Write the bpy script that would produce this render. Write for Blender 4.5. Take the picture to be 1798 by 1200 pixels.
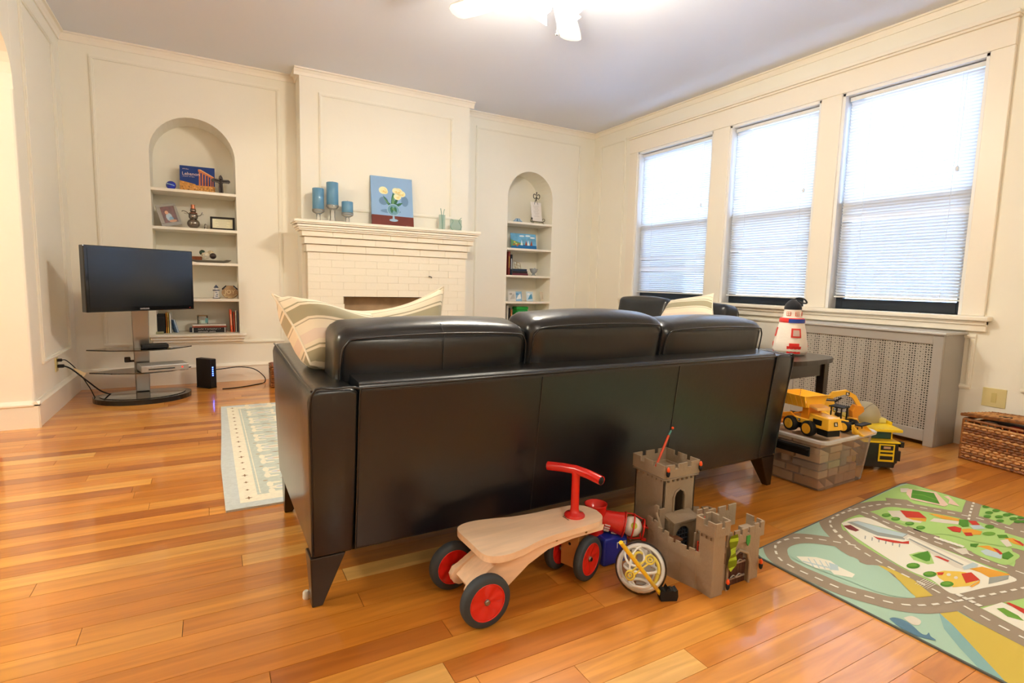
import bpy, math, random
from mathutils import Vector, Matrix
R = math.radians
random.seed(7)
scn = bpy.context.scene
for o in list(bpy.data.objects): bpy.data.objects.remove(o)
COL = scn.collection

# ---------------------------------------------------------------- camera
EYE = Vector((0, 0, .95)); FPX = 954.1
yaw, pitch, roll = R(29.239), R(-6.151), R(1.453)
fw = Vector((math.sin(yaw)*math.cos(pitch), math.cos(yaw)*math.cos(pitch), math.sin(pitch)))
rt = Vector((math.cos(yaw), -math.sin(yaw), 0)); up = rt.cross(fw)
r2 = math.cos(roll)*rt + math.sin(roll)*up; u2 = -math.sin(roll)*rt + math.cos(roll)*up
cd = bpy.data.cameras.new('camera'); cam = bpy.data.objects.new('camera', cd); COL.objects.link(cam)
cam.matrix_world = Matrix.Translation(EYE) @ Matrix((r2, u2, -fw)).transposed().to_4x4()
cd.sensor_fit = 'HORIZONTAL'; cd.sensor_width = 36; cd.lens = 36*FPX/1798; cd.clip_start = .05
scn.camera = cam
# ---------------------------------------------------------------- light and exposure
scn.view_settings.view_transform = 'Standard'; scn.view_settings.look = 'None'
scn.view_settings.gamma = 1; scn.view_settings.use_curve_mapping = False
scn.view_settings.exposure = 0.95
WARM = (1, .915, .77)
SKY = 18; FANW = 13.5; HALLW = 60; ROOMW = 30
wd = bpy.data.worlds.new('sky'); scn.world = wd; wd.use_nodes = True
wn = wd.node_tree.nodes; bg = wn['Background']
tc = wn.new('ShaderNodeTexCoord'); sp = wn.new('ShaderNodeSeparateXYZ'); rp = wn.new('ShaderNodeValToRGB')
wd.node_tree.links.new(tc.outputs['Generated'], sp.inputs[0]); wd.node_tree.links.new(sp.outputs['Z'], rp.inputs[0])
rp.color_ramp.elements[0].color = (.34, .45, .60, 1); rp.color_ramp.elements[0].position = 0.0
rp.color_ramp.elements[1].color = (.44, .66, 1, 1); rp.color_ramp.elements[1].position = .12
wd.node_tree.links.new(rp.outputs[0], bg.inputs[0]); bg.inputs[1].default_value = SKY
try:
    scn.cycles.max_bounces = 8; scn.cycles.diffuse_bounces = 5; scn.cycles.transparent_max_bounces = 16
    scn.cycles.sample_clamp_indirect = 6; scn.cycles.use_denoising = True; scn.cycles.caustics_refractive = False; scn.cycles.caustics_reflective = False
except Exception: pass
def lamp(name, loc, power, color, radius=.06):
    l = bpy.data.lights.new(name, 'POINT'); l.energy = power; l.color = color; l.shadow_soft_size = radius
    o = bpy.data.objects.new(name, l); o.location = loc; COL.objects.link(o); return o
def portal(name, loc, sx, sy):
    l = bpy.data.lights.new(name, 'AREA'); l.shape = 'RECTANGLE'; l.size = sx; l.size_y = sy; l.cycles.is_portal = True
    o = bpy.data.objects.new(name, l); o.location = loc; o.rotation_euler = (0, R(90), 0); COL.objects.link(o); return o

# ---------------------------------------------------------------- rays of the survey: a point of a known plane
def ray(px, py): return fw + r2*((px-899)/FPX) + u2*((600-py)/FPX)
def onz(px, py, z=0.):
    d = ray(px, py); return EYE + d*((z-EYE.z)/d.z)
def ony(px, py, y):
    d = ray(px, py); return EYE + d*(y/d.y)
def onx(px, py, x):
    d = ray(px, py); return EYE + d*(x/d.x)

# ---------------------------------------------------------------- mesh helpers
def ang(c0, c1=None): pass
class MB:
    def __init__(s): s.v = []; s.f = []; s.mi = []; s.sm = []; s.M = Matrix.Identity(4); s.uv = None
    def add(s, vs, fs, mi=0, smooth=False):
        b = len(s.v); s.v += [tuple(s.M @ Vector(v)) for v in vs]
        for f in fs: s.f.append([b+i for i in f]); s.mi.append(mi); s.sm.append(smooth)
        return s
    def box(s, x0, x1, y0, y1, z0, z1, mi=0, tx=0, ty=0):
        # tx, ty shrink the bottom (a taper)
        vs = [(x0+tx, y0+ty, z0), (x1-tx, y0+ty, z0), (x1-tx, y1-ty, z0), (x0+tx, y1-ty, z0), (x0, y0, z1), (x1, y0, z1), (x1, y1, z1), (x0, y1, z1)]
        return s.add(vs, [(3, 2, 1, 0), (4, 5, 6, 7), (0, 1, 5, 4), (1, 2, 6, 5), (2, 3, 7, 6), (3, 0, 4, 7)], mi)
    def hexa(s, vs, mi=0, smooth=False):
        return s.add(vs, [(3, 2, 1, 0), (4, 5, 6, 7), (0, 1, 5, 4), (1, 2, 6, 5), (2, 3, 7, 6), (3, 0, 4, 7)], mi, smooth)
    def prism(s, poly, a, b, axis='y', mi=0, smooth=False):
        # poly in the other two axes, extruded from a to b
        n = len(poly)
        def P(u, w, t): return {'y': (u, t, w), 'x': (t, u, w), 'z': (u, w, t)}[axis]
        vs = [P(u, w, a) for u, w in poly] + [P(u, w, b) for u, w in poly]
        fs = [[i, (i+1) % n, n+(i+1) % n, n+i] for i in range(n)]
        s.add(vs, fs, mi, smooth)
        return s.add(vs, [list(range(n))[::-1], list(range(n, 2*n))], mi)
    def lathe(s, prof, n=20, c=(0, 0, 0), mi=0, smooth=True, axis='z', cap=True):
        vs = []
        for r, z in prof:
            for i in range(n):
                a = 2*math.pi*i/n; x, y = r*math.cos(a), r*math.sin(a)
                p = {'z': (x, y, z), 'y': (x, z, y), 'x': (z, x, y)}[axis]
                vs.append((c[0]+p[0], c[1]+p[1], c[2]+p[2]))
        fs = []
        for k in range(len(prof)-1):
            for i in range(n):
                j = (i+1) % n; fs.append([k*n+i, k*n+j, (k+1)*n+j, (k+1)*n+i])
        s.add(vs, fs, mi, smooth)
        if cap:
            b = len(vs)-n; s.add(vs, [list(range(n))[::-1], list(range(b, b+n))], mi)
        return s
    def cyl(s, c, r, h, n=20, mi=0, axis='z', r1=None):
        return s.lathe([(r, 0), (r if r1 is None else r1, h)], n, c, mi, True, axis)
    def ball(s, c, r, n=16, mi=0, sc=(1, 1, 1)):
        m = n//2; vs = []; fs = []
        for k in range(m+1):
            a = math.pi*k/m
            for i in range(n):
                b = 2*math.pi*i/n; vs.append((c[0]+r*sc[0]*math.sin(a)*math.cos(b), c[1]+r*sc[1]*math.sin(a)*math.sin(b), c[2]-r*sc[2]*math.cos(a)))
        for k in range(m):
            for i in range(n):
                j = (i+1) % n; fs.append([k*n+i, k*n+j, (k+1)*n+j, (k+1)*n+i])
        return s.add(vs, fs, mi, True)
    def tube(s, pts, r, n=8, mi=0, closed=False, smooth_path=0):
        pts = [Vector(p) for p in pts]
        if smooth_path:
            q = []; L = len(pts); rng = range(L if closed else L-1)
            for i in rng:
                p0 = pts[(i-1) % L] if (closed or i > 0) else pts[i]; p1 = pts[i]; p2 = pts[(i+1) % L]
                p3 = pts[(i+2) % L] if (closed or i+2 < L) else p2
                for k in range(smooth_path):
                    t = k/smooth_path
                    q.append(.5*((2*p1)+(p2-p0)*t+(2*p0-5*p1+4*p2-p3)*t*t+(3*p1-p0-3*p2+p3)*t**3))
            if not closed: q.append(pts[-1])
            pts = q
        L = len(pts); vs = []; prev = None
        for i, p in enumerate(pts):
            if closed: d = pts[(i+1) % L]-pts[i-1]
            else: d = pts[min(i+1, L-1)]-pts[max(i-1, 0)]
            d = d.normalized() if d.length > 1e-9 else Vector((0, 0, 1))
            if prev is None:
                a = d.cross(Vector((0, 0, 1)));
                if a.length < .1: a = d.cross(Vector((1, 0, 0)))
            else: a = prev - d*prev.dot(d)
            a.normalize(); prev = a; b = d.cross(a)
            rr = r[i] if isinstance(r, (list, tuple)) else r
            for k in range(n):
                t = 2*math.pi*k/n; vs.append(tuple(p+a*(rr*math.cos(t))+b*(rr*math.sin(t))))
        fs = []
        for i in range(L if closed else L-1):
            for k in range(n):
                j = (k+1) % n; i2 = (i+1) % L; fs.append([i*n+k, i*n+j, i2*n+j, i2*n+k])
        s.add(vs, fs, mi, True)
        if not closed: s.add(vs, [list(range(n)), list(range((L-1)*n, L*n))[::-1]], mi)
        return s
    def puff(s, x0, x1, y0, y1, z0, z1, b=(.02, .02, .02), n=8, rnd=.03, mi=0):
        # a stuffed box: every face bulges; edges rounded by a superellipse squeeze
        cx, cy, cz = (x0+x1)/2, (y0+y1)/2, (z0+z1)/2; hx, hy, hz = (x1-x0)/2, (y1-y0)/2, (z1-z0)/2
        idx = {}; vs = []; fs = []
        def V(i, j, k):
            key = (i, j, k)
            if key in idx: return idx[key]
            u, v, w = [2*t/n-1 for t in key]
            u, v, w = [math.copysign(abs(t)**.72, t) for t in (u, v, w)]
            X, Y, Z = u*hx, v*hy, w*hz
            # round the edges
            q = Vector((max(abs(X)-(hx-rnd), 0), max(abs(Y)-(hy-rnd), 0), max(abs(Z)-(hz-rnd), 0)))
            if q.length > rnd:
                q2 = q*(rnd/q.length)
                X = math.copysign(abs(X)-q.x+q2.x, X); Y = math.copysign(abs(Y)-q.y+q2.y, Y); Z = math.copysign(abs(Z)-q.z+q2.z, Z)
            X += u*b[0]*(1-v*v)*(1-w*w); Y += v*b[1]*(1-u*u)*(1-w*w); Z += w*b[2]*(1-u*u)*(1-v*v)
            idx[key] = len(vs); vs.append((cx+X, cy+Y, cz+Z)); return idx[key]
        for a in range(n):
            for c in range(n):
                for f, flip in ((0, 1), (n, 0)):
                    q = [V(a, c, f), V(a+1, c, f), V(a+1, c+1, f), V(a, c+1, f)]; fs.append(q[::-1] if flip else q)
                    q = [V(a, f, c), V(a+1, f, c), V(a+1, f, c+1), V(a, f, c+1)]; fs.append(q if flip else q[::-1])
                    q = [V(f, a, c), V(f, a+1, c), V(f, a+1, c+1), V(f, a, c+1)]; fs.append(q[::-1] if flip else q)
        return s.add(vs, fs, mi, True)

def build(name, mb, mats, parent=None, bevel=0, seg=2, sub=0, kind=None, label=None):
    me = bpy.data.meshes.new(name); me.from_pydata(mb.v, [], mb.f); 
    if not isinstance(mats, (list, tuple)): mats = [mats]
    for m in mats: me.materials.append(m)
    me.polygons.foreach_set('material_index', mb.mi); me.polygons.foreach_set('use_smooth', mb.sm)
    if mb.uv:
        l = me.uv_layers.new(name='UVMap')
        for i, lp in enumerate(me.loops): l.data[i].uv = mb.uv[lp.vertex_index]
    me.update()
    o = bpy.data.objects.new(name, me); COL.objects.link(o)
    if parent is not None: o.parent = parent
    if bevel:
        b = o.modifiers.new('bevel', 'BEVEL'); b.width = bevel; b.segments = seg; b.limit_method = 'ANGLE'; b.angle_limit = R(35)
        b.harden_normals = False
    if sub:
        m = o.modifiers.new('sub', 'SUBSURF'); m.levels = sub; m.render_levels = sub
    if kind: o['kind'] = kind
    if label: o['label'] = label
    return o
def tag(o, label, cat, group=None, kind=None):
    o['label'] = label; o['category'] = cat
    if group: o['group'] = group
    if kind: o['kind'] = kind
    return o
def thing(name, label, cat, loc=(0, 0, 0), rz=0, group=None, rot=None):
    o = bpy.data.objects.new(name, None); o.empty_display_size = .05; COL.objects.link(o)
    o.location = loc; o.rotation_euler = rot or (0, 0, rz)
    return tag(o, label, cat, group)
def struct(name, mb, mats, parent=None, **k):
    o = build(name, mb, mats, parent, **k)
    if parent is None: o['kind'] = 'structure'
    return o
def copy_tree(o, parent=None):
    c = o.copy(); COL.objects.link(c); c.parent = parent
    for ch in [x for x in bpy.data.objects if x.parent == o]: copy_tree(ch, c)
    return c
def text(name, s, size, M, mat, parent=None, depth=.0006, align='CENTER'):
    cu = bpy.data.curves.new(name, 'FONT'); cu.body = s; cu.size = size; cu.extrude = depth; cu.align_x = align; cu.align_y = 'CENTER'; cu.resolution_u = 3
    t = bpy.data.objects.new(name+'_c', cu); COL.objects.link(t)
    dg = bpy.context.evaluated_depsgraph_get(); me = bpy.data.meshes.new_from_object(t.evaluated_get(dg))
    bpy.data.objects.remove(t); bpy.data.curves.remove(cu)
    me.name = name; me.materials.clear(); me.materials.append(mat)
    o = bpy.data.objects.new(name, me); COL.objects.link(o)
    if parent is not None: o.parent = parent
    o.matrix_local = M; return o
def frameM(o, x, y):   # local frame: origin o, x right, y up
    x = Vector(x).normalized(); y = Vector(y); y = (y - x*y.dot(x)).normalized(); z = x.cross(y)
    return Matrix.Translation(Vector(o)) @ Matrix((x, y, z)).transposed().to_4x4()

# ---------------------------------------------------------------- materials
def lin(c):
    if isinstance(c, str): c = [int(c[i:i+2], 16)/255 for i in (0, 2, 4)]
    return tuple((x/12.92 if x <= .04045 else ((x+.055)/1.055)**2.4) for x in c)
MATS = {}
def mat(name, c='808080', rough=.5, metal=0, spec=.5, coat=0, emit=0, bump=0, bscale=60, var=0, vscale=8, trans=0, alpha=1, ior=1.45, sheen=0, aniso=None, coatr=.05):
    if name in MATS: return MATS[name]
    m = bpy.data.materials.new(name); m.use_nodes = True; nt = m.node_tree; b = nt.nodes['Principled BSDF']
    c = lin(c); b.inputs['Base Color'].default_value = (*c, 1); b.inputs['Roughness'].default_value = rough
    b.inputs['Metallic'].default_value = metal; b.inputs['Specular IOR Level'].default_value = spec
    b.inputs['Coat Weight'].default_value = coat; b.inputs['Coat Roughness'].default_value = coatr
    b.inputs['Transmission Weight'].default_value = trans; b.inputs['IOR'].default_value = ior; b.inputs['Alpha'].default_value = alpha
    b.inputs['Sheen Weight'].default_value = sheen
    if emit: b.inputs['Emission Color'].default_value = (*c, 1); b.inputs['Emission Strength'].default_value = emit
    if var or bump:
        t = nt.nodes.new('ShaderNodeTexCoord')
    src = t.outputs['Object'] if (var or bump) else None
    if aniso:
        mp = nt.nodes.new('ShaderNodeMapping'); mp.inputs['Scale'].default_value = aniso; nt.links.new(src, mp.inputs[0]); src = mp.outputs[0]
    if var:
        n = nt.nodes.new('ShaderNodeTexNoise'); n.inputs['Scale'].default_value = vscale; n.inputs['Detail'].default_value = 5; nt.links.new(src, n.inputs['Vector'])
        r = nt.nodes.new('ShaderNodeValToRGB'); e = r.color_ramp.elements; e[0].position = .3; e[1].position = .7
        e[0].color = (*[x*(1-var) for x in c], 1); e[1].color = (*[min(1, x*(1+var*.7)) for x in c], 1)
        nt.links.new(n.outputs['Fac'], r.inputs[0]); nt.links.new(r.outputs[0], b.inputs['Base Color'])
    if bump:
        n = nt.nodes.new('ShaderNodeTexNoise'); n.inputs['Scale'].default_value = bscale; n.inputs['Detail'].default_value = 3; nt.links.new(src, n.inputs['Vector'])
        bp = nt.nodes.new('ShaderNodeBump'); bp.inputs['Strength'].default_value = bump; bp.inputs['Distance'].default_value = .004
        nt.links.new(n.outputs['Fac'], bp.inputs['Height']); nt.links.new(bp.outputs[0], b.inputs['Normal'])
    MATS[name] = m; return m
def plastic(hexc, rough=.35): return mat('plastic_'+hexc, hexc, rough)
def paper(hexc): return mat('print_'+hexc, hexc, .7, spec=.2)

wallm = mat('cream_wall_paint', 'F3EFE1', .75, spec=.25, bump=.35, bscale=9, var=.02, vscale=1.5)
trimm = mat('cream_gloss_trim', 'F3ECDD', .38, spec=.45)
ceilm = mat('ceiling_paint', 'E4E7EE', .85, spec=.15, bump=.2, bscale=6)
hallm = mat('hall_yellow_paint', 'F5EBC4', .75, spec=.2)
winw = mat('white_window_paint', 'F0F0EE', .4)
blackp = mat('black_plastic', '0C0C0E', .25, coat=.3)
blackm = mat('black_matt', '101012', .6)
leather = mat('black_leather', '0C121A', .29, spec=.6, coat=.45, bump=.16, bscale=45, var=.12, vscale=5, coatr=.28)
darkwood = mat('espresso_wood', '1E120C', .3, coat=.4, var=.25, vscale=9, aniso=(1, 1, 6), coatr=.12)
chrome = mat('brushed_steel', '9A9690', .28, metal=1, bump=.1, bscale=200, aniso=(1, 30, 1))
birch = mat('birch_plywood', 'F8D8B8', .38, coat=.25, var=.09, vscale=6, aniso=(1.2, 9, 9))
birchd = mat('birch_edge', 'C98F52', .45, var=.12, vscale=8)
redp = mat('red_plastic', 'D8231A', .22, coat=.35)
rubber = mat('grey_rubber', '3A4148', .6)
yelp = mat('yellow_toy_plastic', 'FFC43A', .32, coat=.2)
yelb = mat('bright_yellow_toy_plastic', 'F2D01E', .3, coat=.2)
castlem = mat('castle_grey_plastic', '9C8A74', .55, bump=.5, bscale=70, var=.05, vscale=20)
castled = mat('castle_dark_plastic', '5F564C', .5)
orangep = mat('orange_plastic', 'F0561E', .3)
greyp = mat('radiator_grey_paint', 'A5A19B', .42, spec=.5)
whitep = mat('white_plastic', 'E8E8E4', .35)
woodblk = mat('beech_blocks', 'DDB590', .5, var=.1, vscale=12, aniso=(1, 1, 5))
wicker = mat('wicker_brown', '8E5829', .45, coat=.2, var=.55, vscale=45)
glassm = mat('clear_glass', 'FFFFFF', .02, trans=1, ior=1.45)

def nodes_mat(name):
    m = bpy.data.materials.new(name); m.use_nodes = True; nt = m.node_tree
    for n in list(nt.nodes): nt.nodes.remove(n)
    return m, nt, nt.nodes.new('ShaderNodeOutputMaterial')
def mixmat(name, colour, clear, rough=.3, translucent=.0, tint=(1, 1, 1, 1), ior=1.45):
    # a thin see-through sheet: part transparent, part diffuse or translucent, a little gloss
    m, nt, out = nodes_mat(name); c = (*lin(colour), 1)
    t = nt.nodes.new('ShaderNodeBsdfTransparent'); t.inputs[0].default_value = tint
    d = nt.nodes.new('ShaderNodeBsdfDiffuse'); d.inputs[0].default_value = c
    tr = nt.nodes.new('ShaderNodeBsdfTranslucent'); tr.inputs[0].default_value = c
    g = nt.nodes.new('ShaderNodeBsdfGlossy'); g.inputs['Roughness'].default_value = rough
    a = nt.nodes.new('ShaderNodeMixShader'); a.inputs[0].default_value = translucent; nt.links.new(d.outputs[0], a.inputs[1]); nt.links.new(tr.outputs[0], a.inputs[2])
    b = nt.nodes.new('ShaderNodeMixShader'); b.inputs[0].default_value = clear; nt.links.new(a.outputs[0], b.inputs[1]); nt.links.new(t.outputs[0], b.inputs[2])
    f = nt.nodes.new('ShaderNodeFresnel'); f.inputs[0].default_value = ior
    e = nt.nodes.new('ShaderNodeMixShader'); nt.links.new(f.outputs[0], e.inputs[0]); nt.links.new(b.outputs[0], e.inputs[1]); nt.links.new(g.outputs[0], e.inputs[2])
    nt.links.new(e.outputs[0], out.inputs[0]); return m
def slatmat():
    m, nt, out = nodes_mat('blind_slat_vinyl')
    d = nt.nodes.new('ShaderNodeBsdfDiffuse'); d.inputs[0].default_value = (.86, .88, .9, 1)
    tr = nt.nodes.new('ShaderNodeBsdfTranslucent'); tr.inputs[0].default_value = (.80, .86, .92, 1)
    a = nt.nodes.new('ShaderNodeMixShader'); a.inputs[0].default_value = .13
    nt.links.new(d.outputs[0], a.inputs[1]); nt.links.new(tr.outputs[0], a.inputs[2]); nt.links.new(a.outputs[0], out.inputs[0]); return m
slatm = slatmat()
panem = mixmat('window_pane', 'FFFFFF', 1.0, .02)
screenm = mixmat('insect_screen', '202428', .62, .6)
binm = mixmat('translucent_bin_plastic', 'F8F2F0', .80, .25, .5)
binrim = mixmat('frosted_bin_rim', 'F6F4F4', .08, .3, .3)
clearp = mixmat('clear_acrylic', 'FFFFFF', .96, .03, ior=1.18)
frost = mixmat('sea_glass', 'CFE6DA', .45, .3, .4)
tvglass = mat('smoked_glass', '15120F', .06, spec=.8, coat=.6)

def floormat():
    m = bpy.data.materials.new('varnished_oak'); m.use_nodes = True; nt = m.node_tree; b = nt.nodes['Principled BSDF']
    at = nt.nodes.new('ShaderNodeAttribute'); at.attribute_name = 'tone'
    tc = nt.nodes.new('ShaderNodeTexCoord'); mp = nt.nodes.new('ShaderNodeMapping'); mp.inputs['Scale'].default_value = (1.3, 16, 1)
    nt.links.new(tc.outputs['Object'], mp.inputs[0])
    # every plank has its own grain
    ml = nt.nodes.new('ShaderNodeMath'); ml.operation = 'MULTIPLY'; ml.inputs[1].default_value = 57.
    nt.links.new(at.outputs['Fac'], ml.inputs[0])
    cb = nt.nodes.new('ShaderNodeCombineXYZ'); nt.links.new(ml.outputs[0], cb.inputs[2]); nt.links.new(ml.outputs[0], cb.inputs[0])
    ad = nt.nodes.new('ShaderNodeVectorMath'); ad.operation = 'ADD'; nt.links.new(mp.outputs[0], ad.inputs[0]); nt.links.new(cb.outputs[0], ad.inputs[1])
    n = nt.nodes.new('ShaderNodeTexNoise'); n.inputs['Scale'].default_value = 1.6; n.inputs['Detail'].default_value = 6; n.inputs['Distortion'].default_value = .9
    nt.links.new(ad.outputs[0], n.inputs['Vector'])
    r = nt.nodes.new('ShaderNodeValToRGB'); cr = r.color_ramp
    cols = [(0, 'AE6420'), (.25, 'C67A2A'), (.5, 'D98E36'), (.75, 'E5A34A'), (1, 'EFBE6E')]
    cr.elements[0].position = 0; cr.elements[0].color = (*lin(cols[0][1]), 1); cr.elements[1].position = 1; cr.elements[1].color = (*lin(cols[-1][1]), 1)
    for p, c in cols[1:-1]:
        e = cr.elements.new(p); e.color = (*lin(c), 1)
    nt.links.new(at.outputs['Fac'], r.inputs[0])
    g = nt.nodes.new('ShaderNodeValToRGB'); g.color_ramp.elements[0].position = .36; g.color_ramp.elements[0].color = (.74, .66, .58, 1); g.color_ramp.elements[1].position = .62; g.color_ramp.elements[1].color = (1.06, 1.04, 1.02, 1)
    nt.links.new(n.outputs['Fac'], g.inputs[0])
    mx = nt.nodes.new('ShaderNodeMix'); mx.data_type = 'RGBA'; mx.blend_type = 'MULTIPLY'; mx.inputs['Factor'].default_value = .75
    nt.links.new(r.outputs[0], mx.inputs['A']); nt.links.new(g.outputs[0], mx.inputs['B']); nt.links.new(mx.outputs['Result'], b.inputs['Base Color'])
    n2 = nt.nodes.new('ShaderNodeTexNoise'); n2.inputs['Scale'].default_value = 5; n2.inputs['Detail'].default_value = 2
    mp2 = nt.nodes.new('ShaderNodeMapping'); mp2.inputs['Scale'].default_value = (1, 3, 1); nt.links.new(tc.outputs['Object'], mp2.inputs[0]); nt.links.new(mp2.outputs[0], n2.inputs['Vector'])
    bp = nt.nodes.new('ShaderNodeBump'); bp.inputs['Strength'].default_value = .07; bp.inputs['Distance'].default_value = .01
    nt.links.new(n2.outputs['Fac'], bp.inputs['Height']); nt.links.new(bp.outputs[0], b.inputs['Normal']); nt.links.new(bp.outputs[0], b.inputs['Coat Normal'])
    b.inputs['Roughness'].default_value = .32; b.inputs['Coat Weight'].default_value = .7; b.inputs['Coat Roughness'].default_value = .06
    return m
floorm = floormat()
def uvramp(name, stops, axis=0, rough=.85, sheen=.2):
    m = bpy.data.materials.new(name); m.use_nodes = True; nt = m.node_tree; b = nt.nodes['Principled BSDF']
    uv = nt.nodes.new('ShaderNodeUVMap'); s = nt.nodes.new('ShaderNodeSeparateXYZ'); nt.links.new(uv.outputs[0], s.inputs[0])
    r = nt.nodes.new('ShaderNodeValToRGB'); cr = r.color_ramp; cr.interpolation = 'CONSTANT'
    cr.elements[0].position = stops[0][0]; cr.elements[0].color = (*lin(stops[0][1]), 1)
    cr.elements[1].position = stops[1][0]; cr.elements[1].color = (*lin(stops[1][1]), 1)
    for p, c in stops[2:]: e = cr.elements.new(p); e.color = (*lin(c), 1)
    nt.links.new(s.outputs[axis], r.inputs[0]); nt.links.new(r.outputs[0], b.inputs['Base Color']); b.inputs['Roughness'].default_value = rough
    b.inputs['Sheen Weight'].default_value = sheen
    n = nt.nodes.new('ShaderNodeTexNoise'); n.inputs['Scale'].default_value = 120; bp = nt.nodes.new('ShaderNodeBump'); bp.inputs['Strength'].default_value = .2
    nt.links.new(n.outputs['Fac'], bp.inputs['Height']); nt.links.new(bp.outputs[0], b.inputs['Normal'])
    return m
ST = 'EFE3CB'; SD = 'A9A183'; SL = 'B9AC92'
stripem = uvramp('striped_ticking', [(0, ST), (.09, SL), (.105, ST), (.19, SD), (.21, ST), (.245, SD), (.42, ST), (.45, SL), (.465, ST), (.60, 'E8D5C4'), (.74, ST), (.79, SD), (.81, ST), (.84, SD), (.97, ST)], 1)
# ================================================================ THE ROOM
D, L, W, C, BK = 5.487, -.94, 4.154, 2.76, -2.2     # back wall, left wall, window wall, ceiling, wall behind the camera
WT = .17
# ---- floor: a slab, planks picked apart near the camera, the rest joined
floor = struct('floor', MB().box(-3.6, W+.3, BK-.1, D+.1, -.08, -.006), mat('subfloor_dark', '3A2410', .8))
PW = .0805
def add_tone(o, vals):
    a = o.data.attributes.new('tone', 'FLOAT', 'FACE')
    a.data.foreach_set('value', vals)
rest = MB(); rt_vals = []
rr = random.Random(11)
y = .02; row = 0; n_pl = 0
def tone_pick():
    t = rr.random()
    return t*.45+.3 if rr.random() < .65 else t
rows = []
yy = BK
while yy < D: rows.append(yy); yy += PW
for y0 in rows:
    x = L-WT-2.5 + rr.random()*1.2 if y0 > 0 else -3.6
    while x < W:
        ln = rr.choice([.45, .7, .95, 1.3, 1.7, 2.1])*(.85+.3*rr.random()); x1 = min(x+ln, W+.02)
        a0, a1 = max(x, -3.6), x1
        t = tone_pick()
        if .3 < y0 < 3.2 and a1 > -1.3 and a0 < W:
            m = MB(); g = .0007
            m.box(a0+g, a1-g, y0+g, y0+PW-g, -.006, 0.)
            o = build('plank', m, floorm, floor); add_tone(o, [t]*6); n_pl += 1
        elif a1 > a0:
            rest.box(a0+.0007, a1-.0007, y0+.0007, y0+PW-.0007, -.006, 0.); rt_vals += [t]*6
        x = x1+.0001
o = build('far_planks', rest, floorm, floor, kind='stuff'); add_tone(o, rt_vals)

struct('ceiling', MB().box(-3.6, W+.3, BK-.1, D+.4, C, C+.08), ceilm)

# ---- back wall with two arched niches
N1 = (-.392, .240, .44, 2.265); N2 = (2.974, 3.571, .44, 2.218); ND = .32
mb = MB()
def arch_cols(mb, x0, x1, zb, zt, y, yb, top, n=20):
    r = (x1-x0)/2; cx = (x0+x1)/2; zs = zt-r
    pts = [(cx-r*math.cos(math.pi*i/n), zs+r*math.sin(math.pi*i/n)) for i in range(n+1)]
    for (a, b), (c, d) in zip(pts, pts[1:]):
        mb.add([(a, y, b), (c, y, d), (c, y, top), (a, y, top)], [(0, 1, 2, 3)])
        mb.add([(a, y, b), (a, yb, b), (c, yb, d), (c, y, d)], [(0, 1, 2, 3)], 0, True)
        mb.add([(a, yb, zb), (c, yb, zb), (c, yb, d), (a, yb, b)], [(0, 1, 2, 3)])
    mb.add([(x0, y, zb), (x0, yb, zb), (x0, yb, zs), (x0, y, zs)], [(0, 1, 2, 3)])
    mb.add([(x1, yb, zb), (x1, y, zb), (x1, y, zs), (x1, yb, zs)], [(0, 1, 2, 3)])
    mb.add([(x0, y, zb), (x1, y, zb), (x1, yb, zb), (x0, yb, zb)], [(0, 1, 2, 3)])
def rect(mb, x0, x1, z0, z1, y): mb.add([(x0, y, z0), (x1, y, z0), (x1, y, z1), (x0, y, z1)], [(0, 1, 2, 3)])
edges = [L-.3, N1[0], N1[1], N2[0], N2[1], W+.2]
rect(mb, edges[0], edges[1], 0, C, D); rect(mb, edges[2], edges[3], 0, C, D); rect(mb, edges[4], edges[5], 0, C, D)
for N in (N1, N2):
    rect(mb, N[0], N[1], 0, N[2], D); arch_cols(mb, N[0], N[1], N[2], N[3], D, D+ND, C)
mb.box(L-.3, W+.2, D+.34, D+.4, -.05, C+.05)
wb = struct('wall_back', mb, wallm)
for i, (N, zs) in enumerate(((N1, (1.667, 1.351, 1.06, .744)), (N2, (1.646, 1.348, 1.04, .737)))):
    for z in zs: build('shelf', MB().box(N[0], N[1], D-.004, D+ND, z-.024, z), trimm, wb, bevel=.003)
# niche sill ledges with stepped mouldings
for N in (N1, N2):
    s = MB().box(N[0]-.055, N[1]+.055, D-.075, D+.02, N[2]-.022, N[2]).box(N[0]-.04, N[1]+.04, D-.055, D, N[2]-.048, N[2]-.022).box(N[0]-.03, N[1]+.03, D-.035, D, N[2]-.075, N[2]-.048)
    build('ledge', s, trimm, wb, bevel=.004)

def ring_y(name, x0, x1, z0, z1, y, w=.028, d=.012, skip=()):
    m = MB()
    for k, (a, b, c, e) in enumerate(((x0, x1, z1-w, z1), (x0, x1, z0, z0+w), (x0, x0+w, z0+w, z1-w), (x1-w, x1, z0+w, z1-w))):
        if k in skip: continue
        m.box(a, b, y-d, y, c, e)
        if k < 2: m.box(a, b, y-d-.005, y-d, c+w*.25, e-w*.3)
        else: m.box(a+w*.3, b-w*.3, y-d-.005, y-d, c, e)
    return struct(name, m, wallm, bevel=.002)
ring_y('trim_1', -.757, .612, .345, 2.632, D)
CB = 5.24; CX0, CX1 = .747, 2.374
# ---- chimney breast
struct('wall_chimney', MB().box(CX0, CX1, CB, D+.02, 0, C), wallm)
ring_y('trim_2', .905, 2.195, 1.575, 2.585, CB)
ring_y('trim_3', 2.565, 3.955, .345, 2.62, D, skip=())
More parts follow.
